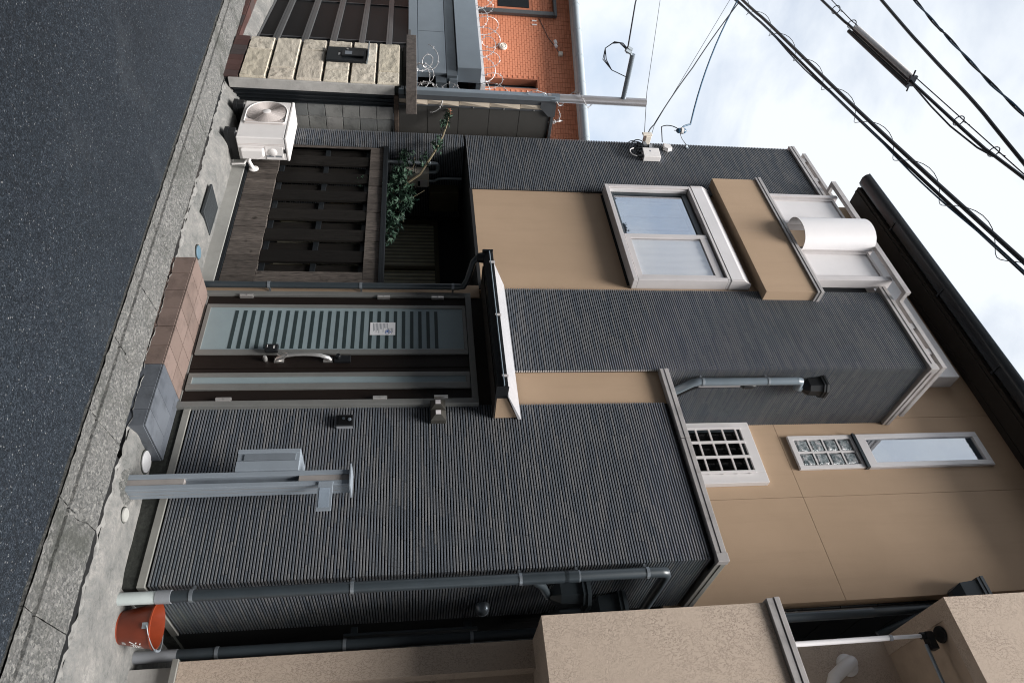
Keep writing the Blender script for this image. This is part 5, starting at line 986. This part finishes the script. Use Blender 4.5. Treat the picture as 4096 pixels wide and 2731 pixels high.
# ------------------------------------------------------------ orange tiled building behind
OP = Vector((-12.477, 6.201, 0)); od = Vector((0.899, 0.438, 0)).normalized(); on = Vector((0.438, -0.899, 0)).normalized()
ob = thing('orange_building', 'orange brick tiled building with grey roof gutter behind the carport', 'building', (OP.x, OP.y, -0.3))
def ow(v): q = OP + od * v[0] + on * v[1]; return (q.x, q.y, v[2])
def obm(mb): mb.v = [ow(v) for v in mb.v]; return mb
OB = lambda *a: obm(MB().box(*a))
def opart(nm, mb, mt, **k): return part(nm, mb, mt, ob, **k)
opart('wall', OB(-6, 0.262, -0.3, -0.008, -0.3, 5.0), 'mortar_orange'); opart('wall', OB(0.455, 3.2, -0.3, -0.008, -0.3, 5.0), 'mortar_orange'); opart('wall', OB(0.262, 0.455, -0.3, -0.008, 4.265, 5.0), 'mortar_orange'); opart('wall', OB(0.262, 0.455, -0.3, -0.008, -0.3, 3.0), 'mortar_orange'); opart('slot_window', OB(0.262, 0.455, -0.3, -0.2, 3.0, 4.265), 'steel_dark'); opart('slot_sill', OB(0.455, 0.46, -0.2, 0.004, 3.0, 4.27), 'stainless')
tme = obm(MB().box(0, 0.094, -0.008, 0, 0, 0.044))
tiles = []; nrow = 0
z = 2.85
while z < 4.97:
    off = 0.0 if (nrow % 2 == 0 or z > 4.56) else 0.05
    s = -2.1 + off
    while s < 2.2:
        inslot = (s + 0.094 > 0.262 and s < 0.455 and 2.95 < z < 4.27); inwin = (s < -1.34 and 3.53 < z < 4.2)
        if not (inslot or inwin): tiles.append((s, z))
        s += 0.1
    z += 0.05; nrow += 1
tiles.sort(key=lambda t_: abs(t_[0] + 0.35) + abs(t_[1] - 3.75) * 0.8)
tm = MB().box(0, 0.094, -0.008, 0, 0, 0.044); q0 = OP
tm.v = [tuple(od * v[0] + on * v[1] + Vector((0, 0, v[2]))) for v in tm.v]; tile_me = tm.mesh('brick_tile', 'orange_tile')
for s, z in tiles[:298]: place('brick_tile', tile_me, ob, OP + od * s + Vector((0, 0, z)))
tf = MB()
for s, z in tiles[298:]: tf.box(s, s + 0.094, -0.008, 0, z, z + 0.044)
opart('brick_tile_field', obm(tf), 'orange_tile', kind='stuff')
opart('soffit', OB(-6, 3.2, -0.1, 0.26, 4.985, 5.03), 'wall_white'); opart('roof_gutter', obm(MB().tube([(-6, 0.30, 5.03), (3.2, 0.30, 5.03)], 0.075, 14)), 'grey_gutter', smooth=True); opart('roof', obm(MB().prism([(0.30, 5.08), (0.25, 5.0), (-4, 5.7), (-4, 5.8)], -6, 3.2)), 'grey_gutter')
for k in range(9): opart('gutter_joint', obm(MB().lathe([(0.079, -0.015), (0.079, 0.015)], (-2.4 + k * 0.58, 0.30, 5.03), 14, 'x')), 'grey_gutter')
opart('window', OB(-2.4, -1.36, -0.02, 0.006, 3.57, 4.18), 'steel_dark'); opart('downpipe', obm(MB().box(-1.225, -1.135, 0.02, 0.10, 2.6, 4.64).box(-3, -1.135, 0.02, 0.10, 4.645, 4.71)), 'gate_brown', bevel=0.01)
opart('vent_cap', obm(MB().lathe([(0.075, 0.0), (0.075, 0.03), (0.06, 0.045), (0.045, 0.03), (0.03, 0.05)], (-0.425, 0.0, 3.633), 20, 'y')), 'meter_cream', smooth=True)
opart('lamp_box', OB(-0.36, -0.28, 0.0, 0.06, 4.70, 4.78), 'meter_cream', bevel=0.01); opart('camera', obm(MB().tube([(-0.48, 0.09, 4.63), (-0.42, 0.09, 4.66)], 0.03, 10).tube([(-0.57, 0.09, 4.63), (-0.50, 0.09, 4.65)], 0.03, 10)), 'ac_white', smooth=True); opart('wall_cable', obm(MB().tube([(-1.13, 0.01, 4.36), (-0.7, 0.006, 4.52), (-0.45, 0.006, 4.68), (-0.3, 0.006, 4.74)], 0.006, 5)), 'gate_brown')
opart('wall_bracket', OB(-1.07, -1.05, 0.0, 0.02, 4.22, 4.31), 'white_paint'); opart('wall_bracket', OB(-0.98, -0.96, 0.0, 0.02, 4.22, 4.31), 'white_paint')

# ------------------------------------------------------------ right-hand neighbour
rn = thing('neighbour_house', 'cream house with rough stucco and roofed balcony at right', 'house', (0.5, 6, 0))
N = lambda nm, mb, mt, **k: part(nm, mb, mt, rn, **k)
N('lower_wall', MB().box(-1.60, -1.415, 4.92, 9, 0.412, 2.745).box(-1.415, 3, 5.05, 9, 0.412, 2.745), 'rough_stucco'); N('plinth', MB().box(-1.575, 3, 4.945, 9, -0.05, 0.37), 'concrete_pale'); N('base_trim', MB().box(-1.615, 3, 4.90, 5.0, 0.372, 0.410), 'trim_metal', bevel=0.003)
N('balcony_wall', MB().box(-1.60, 3, 4.47, 4.60, 2.735, 4.285).box(-1.598, 3, 4.60, 9, 2.737, 2.9).box(-1.599, -1.48, 4.601, 9, 2.9, 4.0), 'rough_stucco'); N('balcony_floor', B(-1.47, 3, 4.61, 5.4, 3.9, 3.95), 'plain_concrete')
N('balcony_coping', MB().box(-1.625, 3, 4.44, 4.63, 4.345, 4.385).box(-1.62, 3, 4.445, 4.62, 4.29, 4.34), 'coping_metal', bevel=0.003)
N('balcony_back_wall', B(-1.60, 3, 5.42, 9, 2.9, 5.70), 'rough_stucco'); N('upper_wall', MB().box(-1.592, 3, 4.545, 4.66, 5.68, 8.6).box(-1.592, -1.47, 4.66, 9, 5.68, 8.6), 'rough_stucco'); N('balcony_ceiling', B(-1.47, 3, 4.661, 5.5, 5.69, 5.72), 'beige_plain'); N('roof_slab', B(-1.5, 3, 4.6, 9, 8.4, 8.6), 'plain_concrete')
vd = N('vent_duct', MB().tube([(-1.415, 5.41, 5.29), (-1.415, 5.33, 5.285), (-1.405, 5.29, 5.26), (-1.375, 5.27, 5.20), (-1.34, 5.27, 5.13), (-1.30, 5.27, 5.06), (-1.25, 5.27, 5.02), (-0.6, 5.27, 5.0)], 0.047, 14), 'ac_white', smooth=True)
part('duct_flange', MB().lathe([(0.085, 0.0), (0.085, -0.012), (0.07, -0.03), (0.05, -0.035)], (-1.415, 5.418, 5.29), 24, 'y'), 'ac_white', vd, smooth=True)
wp = thing('drying_pole', 'white telescopic drying pole standing in the right-hand balcony', 'pole', (-1.40, 4.75, 3.95))
part('lower_tube', MB().tube([(-1.40, 4.75, 3.95), (-1.40, 4.75, 5.28)], 0.019, 12), 'opal_white', wp, smooth=True); part('upper_tube', MB().tube([(-1.40, 4.75, 5.28), (-1.40, 4.75, 5.54)], 0.014, 12), 'opal_white', wp, smooth=True); part('collar', MB().lathe([(0.022, -0.012), (0.022, 0.012)], (-1.40, 4.75, 5.28), 12), 'pvc_grey', wp)
part('top_clamp', MB().tube([(-1.40, 4.75, 5.52), (-1.40, 4.75, 5.62)], 0.024, 10).lathe([(0.055, 0.0), (0.06, 0.015), (0.055, 0.022)], (-1.40, 4.75, 5.665), 18).box(-1.42, -1.30, 4.72, 4.78, 5.55, 5.60), 'black_plastic', wp, smooth=True)
single('laundry_rod', MB().tube([(-1.34, 4.75, 5.53), (-0.3, 4.75, 5.50)], 0.013, 10), 'stainless', 'thin steel laundry rod under the right-hand balcony ceiling', 'rod', smooth=True)

# ------------------------------------------------------------ overhead cables
def run(pts, z):       # long span: extend the measured run past both ends
    p = [Vector((x, y, z)) for x, y in pts]; d0 = (p[0] - p[1]).normalized(); d1 = (p[-1] - p[-2]).normalized()
    q = [p[0] + d0 * 12 + Vector((0, 0, 0.5)), p[0] + d0 * 5 + Vector((0, 0, 0.12))] + p + [p[-1] + d1 * 4, p[-1] + d1 * 10 + Vector((0, 0, 0.4))]
    out = []
    for i in range(len(q) - 1):
        a, b = q[max(i - 1, 0)], q[min(i + 2, len(q) - 1)]
        for k in range(8):
            t = k / 8; p0, p1, p2, p3 = a, q[i], q[i + 1], b
            out.append(0.5 * ((2 * p1) + (p2 - p0) * t + (2 * p0 - 5 * p1 + 4 * p2 - p3) * t * t + (3 * p1 - p0 - 3 * p2 + p3) * t ** 3))
    return out + [q[-1]]
def helix(path, r, pitch, n_=14, ph=0):
    L = [0]
    for i in range(1, len(path)): L.append(L[-1] + (path[i] - path[i - 1]).length)
    out = []; s = 0; j = 0; step = pitch / n_
    while s < L[-1]:
        while L[j + 1] < s: j += 1
        f = (s - L[j]) / max(1e-6, L[j + 1] - L[j]); c = path[j].lerp(path[j + 1], f); t = (path[j + 1] - path[j]).normalized(); u = t.cross(Vector((0, 0, 1))).normalized(); v = u.cross(t)
        a = 2 * math.pi * s / pitch + ph; out.append(c + u * r * math.cos(a) + v * r * math.sin(a)); s += step
    return out
A1 = run([(-9.66, 3.63), (-8.69, 3.53), (-6.49, 3.35), (-4.93, 3.20), (-3.52, 3.05)], 6.5); A2 = run([(-9.8, 3.70), (-8.63, 3.585), (-6.63, 3.425), (-5.02, 3.27), (-3.47, 3.105)], 6.5)
ca = thing('cable_bundle', 'nearest overhead bundle of black cables wrapped by a loose spiral wire', 'cable', (-6.5, 3.4, 6.3))
part('cable', MB().tube(A1, 0.019, 8), 'cable_black', ca, smooth=True); part('cable', MB().tube(A2, 0.015, 8), 'cable_black', ca, smooth=True); part('cable', MB().tube([p + Vector((0.0, 0.0, -0.02)) + Vector((0, 0.018 * math.sin(p.x * 2.3), 0)) for p in A2], 0.008, 6), 'cable_blue', ca, smooth=True)
part('spiral_wire', MB().tube(helix([a.lerp(b, 0.5) for a, b in zip(A1, A2)], 0.075, 0.80), 0.0036, 5), 'cable_black', ca, smooth=True)
Bc = run([(-7.69, 2.83), (-6.89, 2.795), (-5.695, 2.74), (-4.52, 2.686), (-4.11, 2.64)], 6.5); Bm = run([(-7.66, 2.80), (-6.92, 2.787), (-5.675, 2.727), (-4.13, 2.655)], 6.58)
cb_ = thing('cable_bundle', 'overhead cable with a pale splice sleeve hung from a thin messenger wire', 'cable', (-6, 2.75, 6.3))
part('cable', MB().tube(Bc, 0.014, 8), 'cable_black', cb_, smooth=True); part('messenger_wire', MB().tube(Bm, 0.005, 5), 'cable_black', cb_, smooth=True)
part('cable', MB().tube([Vector(p) for p in ((-5.66, 2.74, 6.49), (-5.2, 2.725, 6.44), (-4.85, 2.71, 6.42), (-4.5, 2.69, 6.45), (-4.35, 2.672, 6.49))], 0.008, 6), 'cable_black', cb_, smooth=True)
part('splice_sleeve', MB().tube([(-6.89, 2.795, 6.53), (-6.87, 2.794, 6.53), (-5.72, 2.741, 6.53), (-5.69, 2.74, 6.53)], [0.028, 0.041, 0.041, 0.028], 14), 'ac_white', cb_, smooth=True); part('sleeve_base', MB().tube([(-6.92, 2.835, 6.488), (-5.66, 2.78, 6.488)], 0.02, 10), 'cable_black', cb_, smooth=True)
part('sleeve_strap', MB().box(-5.70, -5.675, 2.69, 2.79, 6.48, 6.55).tube([(-5.69, 2.64, 6.50), (-5.68, 2.84, 6.52)], 0.008, 5), 'cable_black', cb_)
for x, y in ((-7.40, 2.818), (-7.0, 2.80), (-4.93, 2.705), (-4.42, 2.678)): part('hanger', MB().tube(arc((x, y - 0.005, 6.54), 0.045, 0, 6.28, 14, (0, 1, 0), (0, 0, 1)), 0.005, 5).tube([(x, y, 6.58), (x + 0.05, y, 6.62)], 0.003, 4), 'cable_black', cb_)
single('overhead_cable', MB().tube(run([(-7.384, 2.668), (-6.251, 2.73), (-5.369, 2.761), (-4.522, 2.83)], 7.0), 0.0165, 8), 'cable_black', 'plain thick black overhead cable, second from the upper sky corner', 'cable', smooth=True)
dd = run([(-6.864, 2.455), (-6.186, 2.504), (-5.425, 2.549), (-4.823, 2.562)], 7.0)
cd_ = thing('twisted_cable', 'thin twisted blue black overhead cable, outermost in the sky corner', 'cable', (-6, 2.5, 6.9))
for ph in (0, math.pi): part('strand', MB().tube(helix(dd, 0.008, 0.75, 12, ph), 0.008, 6), 'cable_black' if ph == 0 else 'cable_blue', cd_, smooth=True)
def wire(label, pts, r, mt='cable_black', sag=0.0):
    q = []; pts = [Vector(p) for p in pts]
    for i in range(len(pts) - 1):
        for k in range(10): t = k / 10; q.append(pts[i].lerp(pts[i + 1], t) - Vector((0, 0, sag * 4 * t * (1 - t))))
    single('service_wire', MB().tube(q + [pts[-1]], r, 6), mt, label, 'wire', smooth=True)
wire('blue black service wire from cable bundle down to the striped insulator', [(-9.7, 3.66, 6.46), (-7.50, 4.34, 5.36), (-7.37, 4.36, 5.27)], 0.011, 'cable_blue', 0.07)
wire('black service wire from cable bundle to the cream wall bracket', [(-9.6, 3.66, 6.44), (-8.4, 4.05, 5.55), (-7.42, 4.33, 4.86), (-7.26, 4.36, 4.76)], 0.008, 'cable_black', 0.015)
wire('thinnest straight wire running beside the two service wires', [(-10.0, 3.72, 6.50), (-7.40, 4.32, 4.86), (-7.23, 4.40, 4.79)], 0.0035)
wire('thin drop wire with a small knot coming from the far left', [(-13.5, 4.35, 6.75), (-11.6, 4.35, 6.0), (-8.27, 4.35, 4.975), (-7.23, 4.35, 4.70)], 0.004)
wire('short curved wire from the insulator to the cable entry cover', arc((-7.30, 4.38, 5.06), 0.16, rad(100), rad(215), 8, (1, 0.2, 0), (0, 0, 1)) + [(-7.22, 4.44, 4.95)], 0.006)
